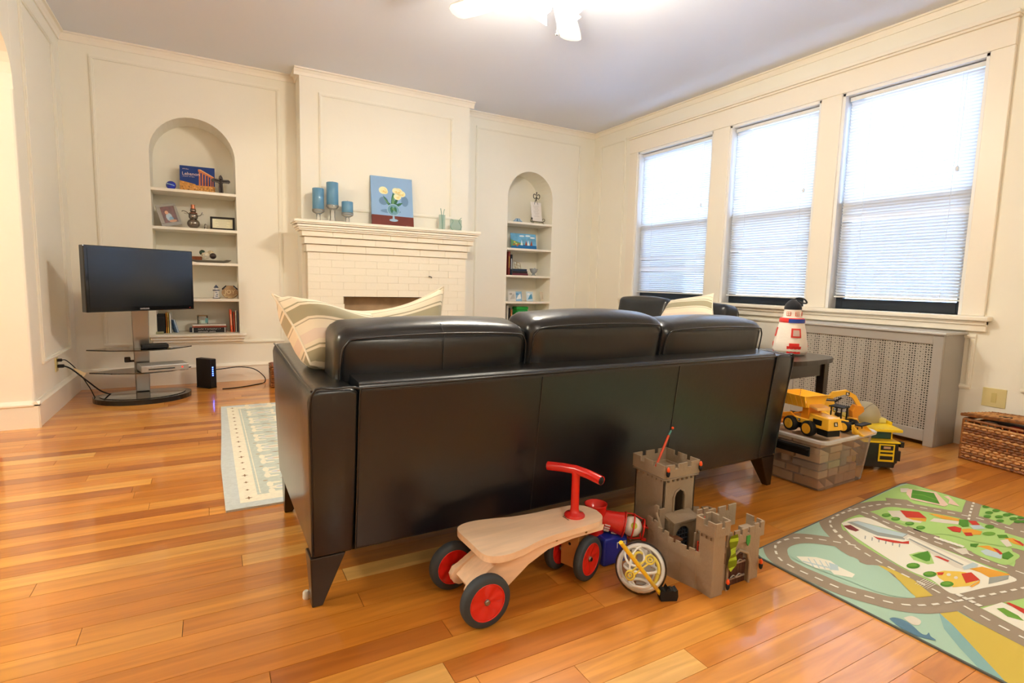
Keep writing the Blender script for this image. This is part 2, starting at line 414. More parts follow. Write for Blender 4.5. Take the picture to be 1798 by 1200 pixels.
# ---- left wall: arched opening in front, thick jamb
AY0, AY1, AS, AR = 1.5, 4.235, 1.98, .42
mb = MB(); n = 28; cy = (AY0+AY1)/2; ry = (AY1-AY0)/2
pts = []
for i in range(n+1):
    t = math.pi*i/n; pts.append((cy-ry*math.copysign(abs(math.cos(t))**.75, math.cos(t)), AS+AR*math.sin(t)**.75 if 0 < i < n else AS))
for (a, b), (c, d) in zip(pts, pts[1:]):
    for x in (L, L-WT): mb.add([(x, a, b), (x, c, d), (x, c, C), (x, a, C)], [(0, 1, 2, 3)])
    mb.add([(L, a, b), (L-WT, a, b), (L-WT, c, d), (L, c, d)], [(0, 1, 2, 3)], 0, True)
wl = struct('wall_left', mb, wallm)
struct('wall_left_pier', MB().box(L-WT, L, AY1, D+.02, 0, C), wallm, bevel=.012)
struct('wall_left_near', MB().box(L-WT, L, BK, AY0, 0, C), wallm)
def ring_x(name, y0, y1, z0, z1, x, s, w=.028, d=.012):
    m = MB(); xa, xb = (x, x+s*d) if s > 0 else (x-d, x); xc, xe = (x+d, x+d+.005) if s > 0 else (x-d-.005, x-d)
    for k, (a, b, c, e) in enumerate(((y0, y1, z1-w, z1), (y0, y1, z0, z0+w), (y0, y0+w, z0+w, z1-w), (y1-w, y1, z0+w, z1-w))):
        m.box(xa, xb, a, b, c, e)
        if k < 2: m.box(xc, xe, a, b, c+w*.25, e-w*.3)
        else: m.box(xc, xe, a+w*.3, b-w*.3, c, e)
    return struct(name, m, wallm, bevel=.002)
ring_x('trim_4', 4.44, 5.24, .36, 2.6, L, 1)
# the hall beyond the opening and the wall behind the camera
struct('wall_hall', MB().box(-3.6, -3.5, BK, D, 0, C), hallm)
struct('wall_hall_back', MB().box(-3.6, L-WT, D, D+.1, 0, C), hallm)
struct('wall_front', MB().box(-3.6, W+.2, BK-.1, BK, 0, C), wallm)
# ---- window wall
WY0, WY1, WZ0, WZ1 = 1.612, 4.684, .84, 2.40
struct('wall_right', MB().box(W, W+.2, BK, WY0, 0, C).box(W, W+.2, WY1, D+.02, 0, C).box(W, W+.2, WY0, WY1, 0, WZ0-.05).box(W, W+.2, WY0, WY1, WZ1, C), wallm)
ring_x('trim_5', 4.90, 5.36, .345, 2.60, W, -1)
ring_x('trim_6', 1.525, 4.75, .36, .705, W, -1)
ring_x('trim_7', -.6, 1.285, .385, 2.62, W, -1)
# mouldings
def crown(name, pts, h=.06, d=.045):
    m = MB()
    for (x0, y0), (x1, y1) in zip(pts, pts[1:]):
        dx, dy = x1-x0, y1-y0; l = math.hypot(dx, dy); nx, ny = dy/l, -dx/l
        prof = [(0, -h), (.010, -h), (.014, -h*.6), (d*.6, -h*.22), (d, -.012), (d, 0), (0, 0)]
        vs = [(x0+nx*u, y0+ny*u, C+v) for u, v in prof]+[(x1+nx*u, y1+ny*u, C+v) for u, v in prof]
        k = len(prof); m.add(vs, [[i, (i+1) % k, k+(i+1) % k, k+i] for i in range(k)]+[list(range(k))[::-1], list(range(k, 2*k))])
    return struct(name, m, trimm)
crown('trim_8', [(L, D), (CX0, D)]); crown('trim_9', [(CX0, D+.0), (CX0, CB-.0)]); crown('trim_10', [(CX0-.045, CB), (CX1+.045, CB)])
crown('trim_11', [(CX1, D), (W, D)]); crown('trim_12', [(L, BK), (L, D)]); crown('trim_13', [(W, D), (W, BK)], .05, .035)
def baseboard(name, pts, h=.165, t=.02):
    m = MB()
    for (x0, y0), (x1, y1) in zip(pts, pts[1:]):
        dx, dy = x1-x0, y1-y0; l = math.hypot(dx, dy); nx, ny = dy/l, -dx/l
        prof = [(0, 0), (t, 0), (t, h*.80), (t+.006, h*.83), (t+.006, h*.88), (t*.7, h*.93), (t*.35, h), (0, h)]
        ex, ey = dx/l*.0, dy/l*.0
        vs = [(x0-ex+nx*u, y0-ey+ny*u, v) for u, v in prof]+[(x1+ex+nx*u, y1+ey+ny*u, v) for u, v in prof]
        k = len(prof); m.add(vs, [[i, (i+1) % k, k+(i+1) % k, k+i] for i in range(k)]+[list(range(k))[::-1], list(range(k, 2*k))])
    return struct(name, m, trimm)
baseboard('baseboard_back', [(L, D), (CX0, D)]); baseboard('baseboard_left', [(L, AY1-.026), (L, D)]); baseboard('baseboard_jamb', [(L-WT, AY1), (L+.026, AY1)])
baseboard('baseboard_back_right', [(CX1, D), (W, D)]); baseboard('baseboard_right', [(W, D), (W, 2.6)]); baseboard('baseboard_right_near', [(W, 1.5), (W, BK)])
baseboard('baseboard_left_near', [(L, BK), (L, AY0)]); baseboard('baseboard_hall', [(L-WT, D), (L-WT, AY1)]); baseboard('baseboard_hall_back', [(-3.5, D), (L-WT, D)])

# ---- window trim: casing, header, mullions, stool, apron
m = MB().box(W-.024, W, 1.494, 1.612, WZ0-.02, WZ1).box(W-.024, W, 4.684, 4.812, WZ0-.02, WZ1)
m.box(W-.024, W, 2.486, 2.642, WZ0-.02, WZ1).box(W-.024, W, 3.482, 3.664, WZ0-.02, WZ1)
struct('trim_14', m, winw if 0 else trimm, bevel=.004)
struct('trim_15', MB().box(W-.028, W, 1.494, 4.812, WZ1, WZ1+.15).box(W-.045, W, 1.485, 4.825, WZ1+.15, WZ1+.165).box(W-.06, W, 1.48, 4.835, WZ1+.165, WZ1+.185).box(W-.035, W, 1.494, 4.812, WZ1+.185, WZ1+.2), trimm, bevel=.003)
struct('trim_16', MB().box(W-.075, W+.1, 1.455, 4.86, WZ0-.05, WZ0-.02), trimm, bevel=.008, seg=3)
struct('trim_17', MB().box(W-.03, W, 1.475, 4.83, WZ0-.115, WZ0-.05).box(W-.045, W, 1.475, 4.83, WZ0-.075, WZ0-.05), trimm, bevel=.004)
# ---- three sash windows
cordm = mat('white_cord', 'E9ECEF', .7)
for wi, (y0, y1) in enumerate(((3.664, 4.684), (2.642, 3.482), (1.612, 2.486))):
    jm = MB().box(W-.01, W+.2, y0-.001, y0+.022, WZ0-.02, WZ1).box(W-.01, W+.2, y1-.022, y1+.001, WZ0-.02, WZ1).box(W-.01, W+.2, y0, y1, WZ1-.022, WZ1+.001).box(W, W+.2, y0, y1, WZ0-.05, WZ0-.02)
    if wi < 2: jm.box(W, W+.2, y0-.09, y0, WZ0-.02, WZ1)
    if wi > 0: jm.box(W, W+.2, y1, y1+.09, WZ0-.02, WZ1)
    win = struct('window_%d' % (wi+1), jm, winw, bevel=.002)
    a, b, zm = y0+.022, y1-.022, 1.60
    def sash(name, x, z0, z1, rail):
        s = MB().box(x, x+.035, a, a+.05, z0, z1).box(x, x+.035, b-.05, b, z0, z1).box(x, x+.035, a+.05, b-.05, z0, z0+rail[0]).box(x, x+.035, a+.05, b-.05, z1-rail[1], z1)
        s = build(name, s, mat('dark_sash', '27313C', .4), win, bevel=.003)
        build('pane', MB().box(x+.015, x+.019, a+.05, b-.05, z0+rail[0], z1-rail[1]), panem, s); return s
    sash('lower_sash', W+.085, WZ0-.02, zm+.02, (.075, .04)); sash('upper_sash', W+.125, zm-.02, WZ1-.022, (.04, .05))
    build('insect_screen', MB().box(W+.170, W+.172, a, b, WZ0-.02, zm), screenm, win)
    # blind
    g = 'window blinds'
    bl = thing('window_blind', ('white slatted blind in the leftmost window, nearest the room corner', 'white slatted blind in the middle window of the three', 'white slatted blind in the largest rightmost window, its dark bottom gap showing')[wi], 'blind', (W+.045, (a+b)/2, 0), 0, g)
    hw = (b-a)/2-.012; zt = WZ1-.03; zb = (.862, .862, .888)[wi]
    build('head_rail', MB().box(-.016, .016, -hw, hw, zt-.03, zt), whitep, bl, bevel=.002)
    pitch = .0208; nsl = int((zt-.04-zb-.015)/pitch)
    pm = MB(); th = R((48, 48, 47)[wi]); cw = .0125
    for k in range(5):
        pass
    prof = []
    for k in range(5):
        u = -1+2*k/4; sx = u*cw*math.cos(th); sz = -u*cw*math.sin(th); cv = .0022*(1-u*u)
        prof.append((sx+cv*math.sin(th), sz+cv*math.cos(th)))
    vs = [(p, -hw+.003, q) for p, q in prof]+[(p, hw-.003, q) for p, q in prof]
    pm.add(vs, [(k, k+1, 6+k, 5+k) for k in range(4)], 0, True)
    me = None
    for k in range(nsl):
        z = zt-.045-k*pitch
        if me is None:
            s0 = build('slat', pm, slatm, bl); s0.location = (0, 0, z); me = s0
        else:
            s1 = me.copy(); COL.objects.link(s1); s1.parent = bl; s1.location = (0, 0, z)
            # a few slats hang crooked
            if (wi == 0 and k in (52, 57, 58)) or (wi == 2 and k in (40, 41)) or (wi == 1 and k == 50): s1.rotation_euler = (R(.5), R(22), 0); s1.location.z += .003
    zl = zt-.045-(nsl-1)*pitch
    build('bottom_rail', MB().box(-.012, .012, -hw, hw, zl-.028, zl-.016), whitep, bl, bevel=.002)
    lc = MB()
    for f in (-.72, .62):
        lc.tube([(-.015, f*hw, zt-.03), (-.015, f*hw, zl-.02)], .0011, 5)
    build('ladder_cord', lc, cordm, bl)
    yc = -hw*.78; pc = MB().tube([(-.022, yc, zt-.02), (-.024, yc, zt-.62)], .0012, 5).lathe([(.003, 0), (.009, -.008), (.011, -.03), (.0, -.034)], 10, (-.024, yc, zt-.61))
    build('pull_cord', pc, cordm, bl)
    portal('sky_portal', (W+.3, (y0+y1)/2, 1.62), 1.6, y1-y0)
# unseen ground outside, made pale to bounce daylight up to the ceiling
struct('exterior_ground', MB().box(W+.3, 30, -15, 25, -3.1, -3), mat('bounce_pale_ground', 'B9BDC2', .9))
nb = thing('neighbour_house', 'pale grey house wall seen dimly through the blinds outside the windows', 'building', (11, 4, -3))
build('wall', MB().box(0, 5, -7, 3.2, 0, 4.9), mat('pale_siding', 'B5BCC4', .8), nb)
build('roof', MB().prism([(-.3, 4.9), (2.5, 6.0), (5.3, 4.9)], -7.3, 3.5, 'y'), mat('slate_roof', '767D86', .8), nb)

# ================================================================ FIREPLACE
brickm = mat('painted_brick', 'F1E9D6', .5, spec=.4, bump=.5, bscale=35)
mort = mat('painted_mortar', 'E6DCC6', .7)
fp = thing('fireplace', 'cream painted brick fireplace with a stepped moulded mantel shelf', 'fireplace', (1.535, CB, 0))
bx0, bx1, by = .772-1.535, 2.292-1.535, 5.10-CB
ox0, ox1, oz = -.447, .447, .79
m = MB().box(bx0+.004, ox0-.01, by+.0025, 0, 0, 1.18).box(ox1+.01, bx1-.004, by+.0025, 0, 0, 1.18).box(ox0-.01, ox1+.01, by+.0025, 0, oz+.005, 1.18)
build('masonry_core', m, mort, fp)
build('firebox', MB().box(ox0, ox1, -.012, .0, 0, oz).box(ox0-.009, ox0, by+.01, -.01, 0, oz).box(ox1, ox1+.009, by+.01, -.01, 0, oz), mat('firebox_tan', 'A88E6E', .8, var=.2, vscale=9), fp)
build('lintel', MB().box(ox0-.01, ox1+.01, by+.006, -.02, oz-.006, oz+.003), mat('iron_lintel', '2A2420', .5, metal=.6), fp)
course, bl_ = .0655, .205
rr2 = random.Random(4)
k = 0; z = 0.
while z < 1.17:
    off = 0 if k % 2 == 0 else -bl_/2; x = bx0+off
    while x < bx1-.01:
        a0, a1 = max(x, bx0), min(x+bl_, bx1); z1 = min(z+course, 1.18)
        segs = [(a0, a1)]
        if z < oz-.02:
            segs = [(s0, s1) for s0, s1 in ((a0, min(a1, ox0)), (max(a0, ox1), a1)) if s1-s0 > .02]
        for s0, s1 in segs:
            if s1-s0 > .02:
                d = rr2.random()*.0012
                build('brick', MB().box(s0+.0010, s1-.0010, by-d, by+.03, z+.0012, z1-.0012), brickm, fp, bevel=.0014, seg=1)
        x += bl_
    z += course; k += 1
for i, (z0, z1, e, yf) in enumerate(((1.18, 1.245, .012, 5.083), (1.247, 1.308, .030, 5.062), (1.310, 1.358, .052, 5.04))):
    x = bx0-e; j = 0
    while x < bx1+e-.01:
        x1 = min(x+(.26 if i != 1 else .31), bx1+e); d = rr2.random()*.0015
        build('brick', MB().box(x+.0006, x1-.0006, yf-CB-d, 0, z0+.002, z1), brickm, fp, bevel=.002, seg=1); x = x1
sh = MB().box(bx0-.075, bx1+.055, 5.02-CB, 0, 1.358, 1.372).box(bx0-.085, bx1+.066, 5.008-CB, 0, 1.372, 1.388).box(bx0-.096, bx1+.082, 4.995-CB, 0, 1.388, 1.408).box(bx0-.112, bx1+.1, 4.985-CB, 0, 1.412, 1.424).box(bx0-.122, bx1+.108, 4.975-CB, 0, 1.424, 1.448)
build('mantel_shelf', sh, trimm, fp, bevel=.004)
q = ony(753, 486, 5.1)
build('iron_hook', MB().tube([(q.x-1.535, by+.01, q.z), (q.x-1.535, by-.02, q.z), (q.x-1.52, by-.028, q.z-.004), (q.x-1.512, by-.02, q.z-.012)], .005, 6), mat('grey_iron', '6C6660', .5, metal=.4), fp)

# ================================================================ RADIATOR COVER
rc = thing('radiator_cover', 'grey radiator cover with a perforated grille under the windows', 'radiator cover', (3.88, 1.583, 0))
RL = 1.0; RD = W-.005-3.88
build('frame', MB().box(0, .022, 0, .055, 0, .70).box(0, .022, RL-.055, RL, 0, .70).box(0, .022, .055, RL-.055, .64, .70).box(0, .022, .055, RL-.055, .03, .10), greyp, rc, bevel=.003)
build('end_panel', MB().box(.022, RD, 0, .018, 0, .70), greyp, rc); build('end_panel', MB().box(.022, RD, RL-.018, RL, 0, .70), greyp, rc)
build('top', MB().box(-.015, RD, -.015, RL+.015, .70, .716), mat('radiator_top_paint', 'B9B9B8', .3), rc, bevel=.004)
gr = MB(); p = .0148; ny = int((RL-.11)/p); nz = int(.54/p); sy = (RL-.11)/ny; sz = .54/nz
for i in range(ny):
    for j in range(nz):
        cy_, cz_ = .055+(i+.5)*sy, .10+(j+.5)*sz; r = (.0048, .0034, .0046, .0018, .0036, .0018)[i % 6] if j % 2 == 0 else (.0040, .0046, .0034, .0026, .0018, .0026)[i % 6]
        sq = [(-sy/2, -sz/2), (0, -sz/2), (sy/2, -sz/2), (sy/2, 0), (sy/2, sz/2), (0, sz/2), (-sy/2, sz/2), (-sy/2, 0)]
        ho = [(r*math.cos(t), r*math.sin(t)) for t in [R(225+45*q) for q in range(8)]]
        gr.add([(.010, cy_+a, cz_+b) for a, b in sq+ho], [(q, (q+1) % 8, 8+(q+1) % 8, 8+q) for q in range(8)])
build('grille', gr, mat('grille_grey', 'A9A49B', .45), rc, kind='stuff')
build('radiator_body', MB().box(.07, RD-.04, .06, RL-.06, .08, .62), mat('dark_iron', '2B2826', .7), rc)

# ================================================================ CEILING FAN
FX, FY = 1.69, 2.62
fan = thing('ceiling_fan', 'white ceiling fan with glowing glass lamp shades', 'ceiling fan', (FX, FY, C), 0)
fanw = mat('fan_white_enamel', 'F4F1E6', .4)
build('canopy', MB().lathe([(.065, 0), (.065, -.015), (.03, -.05), (.014, -.06)], 24), fanw, fan)
build('motor', MB().lathe([(.014, -.05), (.02, -.11), (.10, -.13), (.125, -.16), (.125, -.21), (.09, -.24), (.05, -.26), (.045, -.30)], 28), fanw, fan)
a0 = math.atan2(3.14-FY, 2.15-FX)
for k in range(5):
    t = a0+k*2*math.pi/5; ca, sa = math.cos(t), math.sin(t)
    M = Matrix.Rotation(t, 4, 'Z') @ Matrix.Translation((0, 0, -.205)) @ Matrix.Rotation(R(10), 4, 'X')
    b = MB(); b.M = M
    pl = [(.19, -.05), (.30, -.062), (.55, -.072), (.66, -.07), (.69, -.045), (.70, 0), (.69, .045), (.66, .07), (.55, .072), (.30, .062), (.19, .05)]
    b.prism(pl, 0, .007, 'z'); build('blade', b, fanw, fan, bevel=.002)
    b = MB(); b.M = M; b.box(.09, .23, -.018, .018, .007, .014); build('blade_iron', b, fanw, fan)
shade = mat('lit_shade_glass', 'FFF6E0', .4, emit=14)
for k in range(4):
    t = R(20+90*k); b = MB(); b.M = Matrix.Rotation(t, 4, 'Z') @ Matrix.Translation((.085, 0, -.29)) @ Matrix.Rotation(R(-38), 4, 'Y')
    b.lathe([(.018, 0), (.028, -.012), (.04, -.045), (.062, -.075), (.060, -.075), (.038, -.043), (.022, -.012)], 20, cap=False)
    s = build('lamp_shade', b, shade, fan)
    p = fan.location + (b.M @ Vector((0, 0, -.115)))
    lamp('fan_bulb', p, FANW, WARM, .05)
build('pull_chain', MB().tube([(.02, .02, -.30), (.02, .02, -.44)], .0015, 5).ball((.02, .02, -.45), .008, 8), chrome, fan)
lamp('hall_light', (-2.3, 2.2, 2.45), HALLW, WARM, .15)
lamp('dining_light', (1.2, -1.3, 2.45), ROOMW, WARM, .18)
def marks(name, w, h, M, mat_, parent, seed=3):
    # print too small to read: a row of short strokes
    r_ = random.Random(seed+int(w*1e4)); m = MB(); x = 0
    while x < w-h*.2:
        cw = h*r_.uniform(.25, .55)
        if r_.random() < .85:
            hh_ = h*r_.uniform(.5, 1); m.box(x, x+cw*.35, -h/2, -h/2+hh_, 0, .0004); 
            if r_.random() < .6: m.box(x+cw*.35, x+cw, -h/2, -h/2+h*.22, 0, .0004)
            else: m.box(x+cw*.35, x+cw, -h*.0, h*.2, 0, .0004)
        x += cw*1.35
    o = build(name, m, mat_, parent); o.matrix_local = M; return o
# ================================================================ SOFAS
def sofa_parts(t, LX, nb, DP=.86, seams=True, backs=None):
    aw = .128
    # back panel, raked
    m = MB().prism([(.0, .148), (-.055, .645), (-.045, .662), (.09, .672), (.13, .40), (.13, .148)], aw, LX-aw, 'x')
    bp = build('back_panel', m, leather, t, bevel=.012, seg=3)
    if seams:
        for f in (.345, .65):
            x = LX*f; build('stitched_seam', MB().tube([(x, -.0005, .155), (x, -.0555, .640)], .0022, 5), leather, bp)
    # arms: flared slabs running the full depth
    for s in (0, 1):
        def X(u): return u if s == 0 else LX-u
        m = MB(); n = 7; rings = []
        for i in range(n+1):
            f = i/n; yb = -.0+f*DP; zt = .648+.035*f
            row = []
            for (u, z) in ((0.005, .148), (-.004, .40), (-.010, zt-.03), (-.003, zt-.005), (.02, zt), (aw-.025, zt), (aw, zt-.012), (aw, .40), (aw-.004, .148)):
                u += .022*f
                y = yb + (-.055*(z-.148)/.5 if i == 0 else (0.0 if i < n else .012*(z-.148)/.5)); row.append((X(u), y, z))
            rings.append(row)
        vs = [p for r in rings for p in r]; k = 9
        fs = [[i*k+j, i*k+(j+1) % k, (i+1)*k+(j+1) % k, (i+1)*k+j] for i in range(n) for j in range(k)]
        if s: fs = [f[::-1] for f in fs]
        caps = [list(range(k)), list(range(n*k, n*k+k))]
        caps = [caps[0][::-1], caps[1]] if s == 0 else [caps[0], caps[1][::-1]]
        m.add(vs, fs+caps, 0, False)
        ar = build('arm', m, leather, t, bevel=.011, seg=3)
        for f in ar.data.polygons: f.use_smooth = True
        w = MB().tube([(X(.0), -.056, .648), (X(.003), .2, .655), (X(.013), .6, .672), (X(.018), DP, .682)], .0035, 6, smooth_path=4)
        w.tube([(X(.006), -.001, .16), (X(.001), -.028, .42), (X(-.002), -.055, .635), (X(.06), -.060, .652), (X(aw-.004), -.060, .648), (X(aw), -.053, .60), (X(aw), -.001, .16)], .0035, 6, smooth_path=4)
        build('piping', w, leather, ar)
    build('back_piping', MB().tube([(aw, -.057, .648), (LX*.5, -.058, .652), (LX-aw, -.057, .648)], .004, 6, smooth_path=4), leather, bp)
    build('base_rail', MB().box(aw-.01, LX-aw+.01, .02, DP-.03, .15, .29).box(.03, LX-.03, .03, DP-.04, .135, .15), leather, t, bevel=.008)
    w = (LX-2*aw)/nb
    for i in range(nb):
        x0 = aw+i*w
        build('seat_cushion', MB().puff(x0+.004, x0+w-.004, .16, DP-.02, .28, .455, (.0, .012, .02), 10, .035), leather, t)
    ww = (LX-2*aw+.075)/nb
    for i in range(nb):
        x0 = aw-.0375+i*ww; ht = (.0, .02, -.006)[i % 3]
        m = MB(); m.M = Matrix.Translation((0, .105, .45)) @ Matrix.Rotation(R(9.5), 4, 'X')
        m.puff(x0-.002, x0+ww+.002, -.01, .175, .0, .352+ht, (.0, .018, .02+.006*(i == 1)), 14, .042)
        c = build('back_cushion', m, leather, t)
        e = MB(); e.M = m.M; zt = .352+ht-.020; a, b = x0+.03, x0+ww-.03
        e.tube([(x0+.012, -.010, .05), (x0+.012, -.012, zt-.07), (x0+.026, -.014, zt-.014), (x0+.075, -.018, zt+.004), ((a+b)/2, -.021, zt+.012), (x0+ww-.075, -.018, zt+.004), (x0+ww-.026, -.014, zt-.014), (x0+ww-.012, -.012, zt-.07), (x0+ww-.012, -.010, .05)], .0032, 6, smooth_path=5)
        if i == 0: e.tube([((a+b)/2, -.0225, zt-.31), ((a+b)/2, -.0325, zt-.15), ((a+b)/2, -.0215, zt+.010), ((a+b)/2, .02, zt+.035)], .0012, 5)
        build('welt_seam', e, leather, c)
    for sx in (0, 1):
        for sy in (0, 1):
            X = (lambda u, k=.028*sy: u+k) if sx == 0 else (lambda u, k=.028*sy: LX-u-k)
            Y = (lambda v: v) if sy == 0 else (lambda v: DP-.06-v)
            b = [(X(.004), Y(.004), 0), (X(.034), Y(.004), 0), (X(.034), Y(.034), 0), (X(.004), Y(.034), 0), (X(0.0), Y(.0), .15), (X(.10), Y(.0), .15), (X(.10), Y(.08), .15), (X(0.0), Y(.08), .15)]
            m = MB().hexa(b); 
            if sx != sy: m.f = [f[::-1] for f in m.f]
            build('leg', m, darkwood, t, bevel=.003)
sofa = thing('leather_sofa', 'long black leather three seat sofa seen from behind in the middle of the room', 'sofa', (.231, 1.557, 0), R(1.5), 'black leather sofas')
sofa_parts(sofa, 2.15, 3, .82)
ls = thing('leather_loveseat', 'smaller black leather sofa facing the fireplace side, under the windows', 'sofa', (3.86, 2.90, 0), R(90), 'black leather sofas')
sofa_parts(ls, 1.50, 2, .84, False)

def pillow(name, A, B, Cc, Dd, th, label, group='striped pillows', sag=.0, flat=0):
    # A, B upper corners, Cc, Dd lower corners (A over D); th = half thickness
    A, B, Cc, Dd = map(Vector, (A, B, Cc, Dd)); n = 18; vs = []; uv = []
    N = (B-A).cross(Dd-A).normalized()
    for s in (1, -1):
        for i in range(n+1):
            for j in range(n+1):
                u, v = i/n, j/n; p = (A*(1-u)+B*u)*(1-v)+(Dd*(1-u)+Cc*u)*v
                a, b = 2*u-1, 2*v-1
                pin = 1-.10*((1-a*a)*(b*b)**2)  # edges draw in, corners stand out
                c = (A+B+Cc+Dd)/4; dv = p-c
                p = c+dv*(1-.07*(1-a*a)*b**4-.07*(1-b*b)*a**4)
                t = th*((1-a**2)*(1-b**2))**.42*(1+.10*math.sin(7*u+3*v)+.06*math.sin(11*v-5*u))
                p = p+N*t*s+Vector((0, 0, -sag*(1-a*a)*(1-v)))
                vs.append(tuple(p)); uv.append((u, v))
    m = MB(); k = (n+1)**2; fs = []
    for s in (0, 1):
        for i in range(n):
            for j in range(n):
                q = [s*k+i*(n+1)+j, s*k+(i+1)*(n+1)+j, s*k+(i+1)*(n+1)+j+1, s*k+i*(n+1)+j+1]; fs.append(q if s == 0 else q[::-1])
    m.add(vs, fs, 0, True); m.uv = uv
    o = build(name, m, stripem); tag(o, label, 'pillow', group)
    ed = [vs[i*(n+1)] for i in range(n+1)]+[vs[n*(n+1)+j] for j in range(1, n+1)]+[vs[i*(n+1)+n] for i in range(n-1, -1, -1)]+[vs[j] for j in range(n-1, 0, -1)]
    build('corded_edge', MB().tube(ed, .0038, 6, closed=True), mat('cream_cord', 'F1E7D2', .8), o)
    return o
pillow('striped_pillow', ony(478, 517, 1.88), ony(668, 546, 2.06), ony(715, 690, 1.88), ony(545, 640, 1.76), .115, 'striped cream and sage pillow on the left arm of the long sofa', sag=.03)
pillow('striped_pillow', ony(622, 548, 1.98), ony(780, 503, 2.0), ony(775, 640, 1.90), ony(640, 670, 1.88), .075, 'striped cream and sage pillow with its corner raised, behind the left back cushion', sag=.02)
pillow('striped_pillow', onx(1178, 528, 3.42), onx(1253, 516, 3.30), onx(1256, 580, 3.18), onx(1150, 575, 3.28), .06, 'cream striped pillow on the smaller sofa below the windows')

# ================================================================ SIDE TABLE and LIGHTHOUSE
TZ = .57
tb = thing('side_table', 'dark wood side table with rounded top at the right end of the sofa', 'table', (2.90, 2.03, 0), R(3))
tp = [(.31*math.copysign(abs(math.cos(a))**.55, math.cos(a)), .27*math.copysign(abs(math.sin(a))**.8, math.sin(a))) for a in [2*math.pi*i/48 for i in range(48)]]
build('table_top', MB().prism(tp, TZ-.025, TZ, 'z'), darkwood, tb, bevel=.008, seg=3)
build('apron', MB().box(-.23, .23, -.19, -.17, TZ-.11, TZ-.025).box(-.23, .23, .17, .19, TZ-.11, TZ-.025).box(-.24, -.22, -.19, .19, TZ-.11, TZ-.025).box(.22, .24, -.19, .19, TZ-.11, TZ-.025), darkwood, tb)
for sx in (-1, 1):
    for sy in (-1, 1):
        cx, cy = sx*.225, sy*.18
        build('leg', MB().box(cx-.024, cx+.024, cy-.024, cy+.024, 0, TZ-.025, tx=.006, ty=.006), darkwood, tb, bevel=.003)
p = onz(1386, 622, TZ)
felt = lambda h: mat('felt_'+h, h, .9, sheen=.3, bump=.3, bscale=90)
lh = thing('plush_lighthouse', 'plush white and red lighthouse toy with a navy cap, on the side table', 'toy', (p.x, p.y, TZ), R(-45))
S = .295
body = [(.0, 0), (.080, .002), (.094, .03), (.088, .08), (.078, .14), (.064, .200)]
build('body', MB().lathe([(r, z) for r, z in body], 28), felt('F3EADF'), lh)
build('gallery_band', MB().lathe([(.066, .188), (.070, .193), (.067, .214), (.060, .217)], 28), felt('D8302A'), lh)
def wrap(mb, r0f, a0, a1, z0, z1, t=.004, n=10, mi=0):
    vs = []
    for i in range(n+1):
        a = R(a0+(a1-a0)*i/n)
        for z in (z0, z1):
            r = r0f(z); vs += [(r*math.cos(a), r*math.sin(a), z), ((r+t)*math.cos(a), (r+t)*math.sin(a), z)]
    fs = []
    for i in range(n):
        b = i*4; c = b+4; fs += [(b+1, c+1, c+3, b+3), (b, b+2, c+2, c), (b+2, b+3, c+3, c+2), (b, c, c+1, b+1)]
    fs += [(0, 1, 3, 2), (n*4, n*4+2, n*4+3, n*4+1)]
    mb.add(vs, fs, mi, False)
def rb(z):
    for (r0, z0), (r1, z1) in zip(body, body[1:]):
        if z0 <= z <= z1: return r0+(r1-r0)*(z-z0)/(z1-z0)
    return .066
m = MB(); wrap(m, lambda z: .0690, -115, -35, .190, .212, .004); build('blue_band', m, felt('2C49A8'), lh)
for a in (-88, 20, 150): m = MB(); wrap(m, rb, a-24, a+24, .012, .055, .004); wrap(m, rb, a-17, a+17, .055, .072, .004); build('red_doorway', m, felt('DC2A22'), lh)
for a in (-82, 40, 170):
    m = MB(); wrap(m, rb, a-19, a+19, .105, .158, .004); ws_ = build('window_surround', m, felt('D63A30'), lh)
    m = MB(); wrap(m, rb, a-12, a+12, .114, .149, .0065); build('window_mesh', m, felt('C9AFA4'), ws_)
build('lantern_room', MB().lathe([(.056, .214), (.050, .222), (.046, .262), (.045, .268)], 24), felt('F3EADF'), lh)
m = MB()
for a in (-125, -70, -15):
    wrap(m, lambda z: .0485, a-14, a+14, .229, .254, .003)
build('lantern_window_frame', m, felt('D4583A'), lh)
m = MB()
for a in (-125, -70, -15):
    for s in (-6, 6):
        for z in (.232, .243): wrap(m, lambda z_: .0485, a+s-4.5, a+s+4.5, z, z+.009, .0045, 3)
build('lantern_pane', m, felt('E9E0D2'), lh)
build('cap', MB().lathe([(.047, .266), (.048, .272), (.042, .295), (.028, .313), (.012, .325), (.0, .33)], 24), felt('10131E'), lh)
build('hanging_loop', MB().tube([(.0, 0, .322), (.02, -.01, .334), (.05, -.03, .328), (.062, -.04, .308), (.045, -.028, .306), (.018, -.01, .318)], .005, 6, smooth_path=5), felt('10131E'), lh)

# ================================================================ TELEVISION and STAND
TX, TY = -.421, 4.78; tvr = math.atan2(.42, .615)
tv = thing('television', 'flat screen television with glossy black frame on the glass stand', 'television', (TX, TY, .68), tvr)
hw, hh = .372, .452
build('bezel', MB().box(-hw, hw, -.025, .03, 0, hh), mat('gloss_black_bezel', '0B0C10', .12, coat=.8), tv, bevel=.006, seg=3)
build('screen', MB().box(-hw+.022, hw-.022, -.0275, -.024, .034, hh-.022), mat('tv_screen', '10151C', .16, spec=.6, coat=.5, coatr=.12), tv)
build('back_housing', MB().box(-hw+.10, hw-.10, .03, .06, .06, hh-.08, ty=0), blackp, tv, bevel=.01)
text('brand_mark', 'SAMSUNG', .014, frameM((0, -.0262, .017), (1, 0, 0), (0, 0, 1)), mat('silver_print', 'C8CACD', .3), tv)
build('power_light', MB().ball((hw-.035, -.0258, .016), .0022, 8), mat('red_led', 'E02A1A', .4, emit=1), tv)
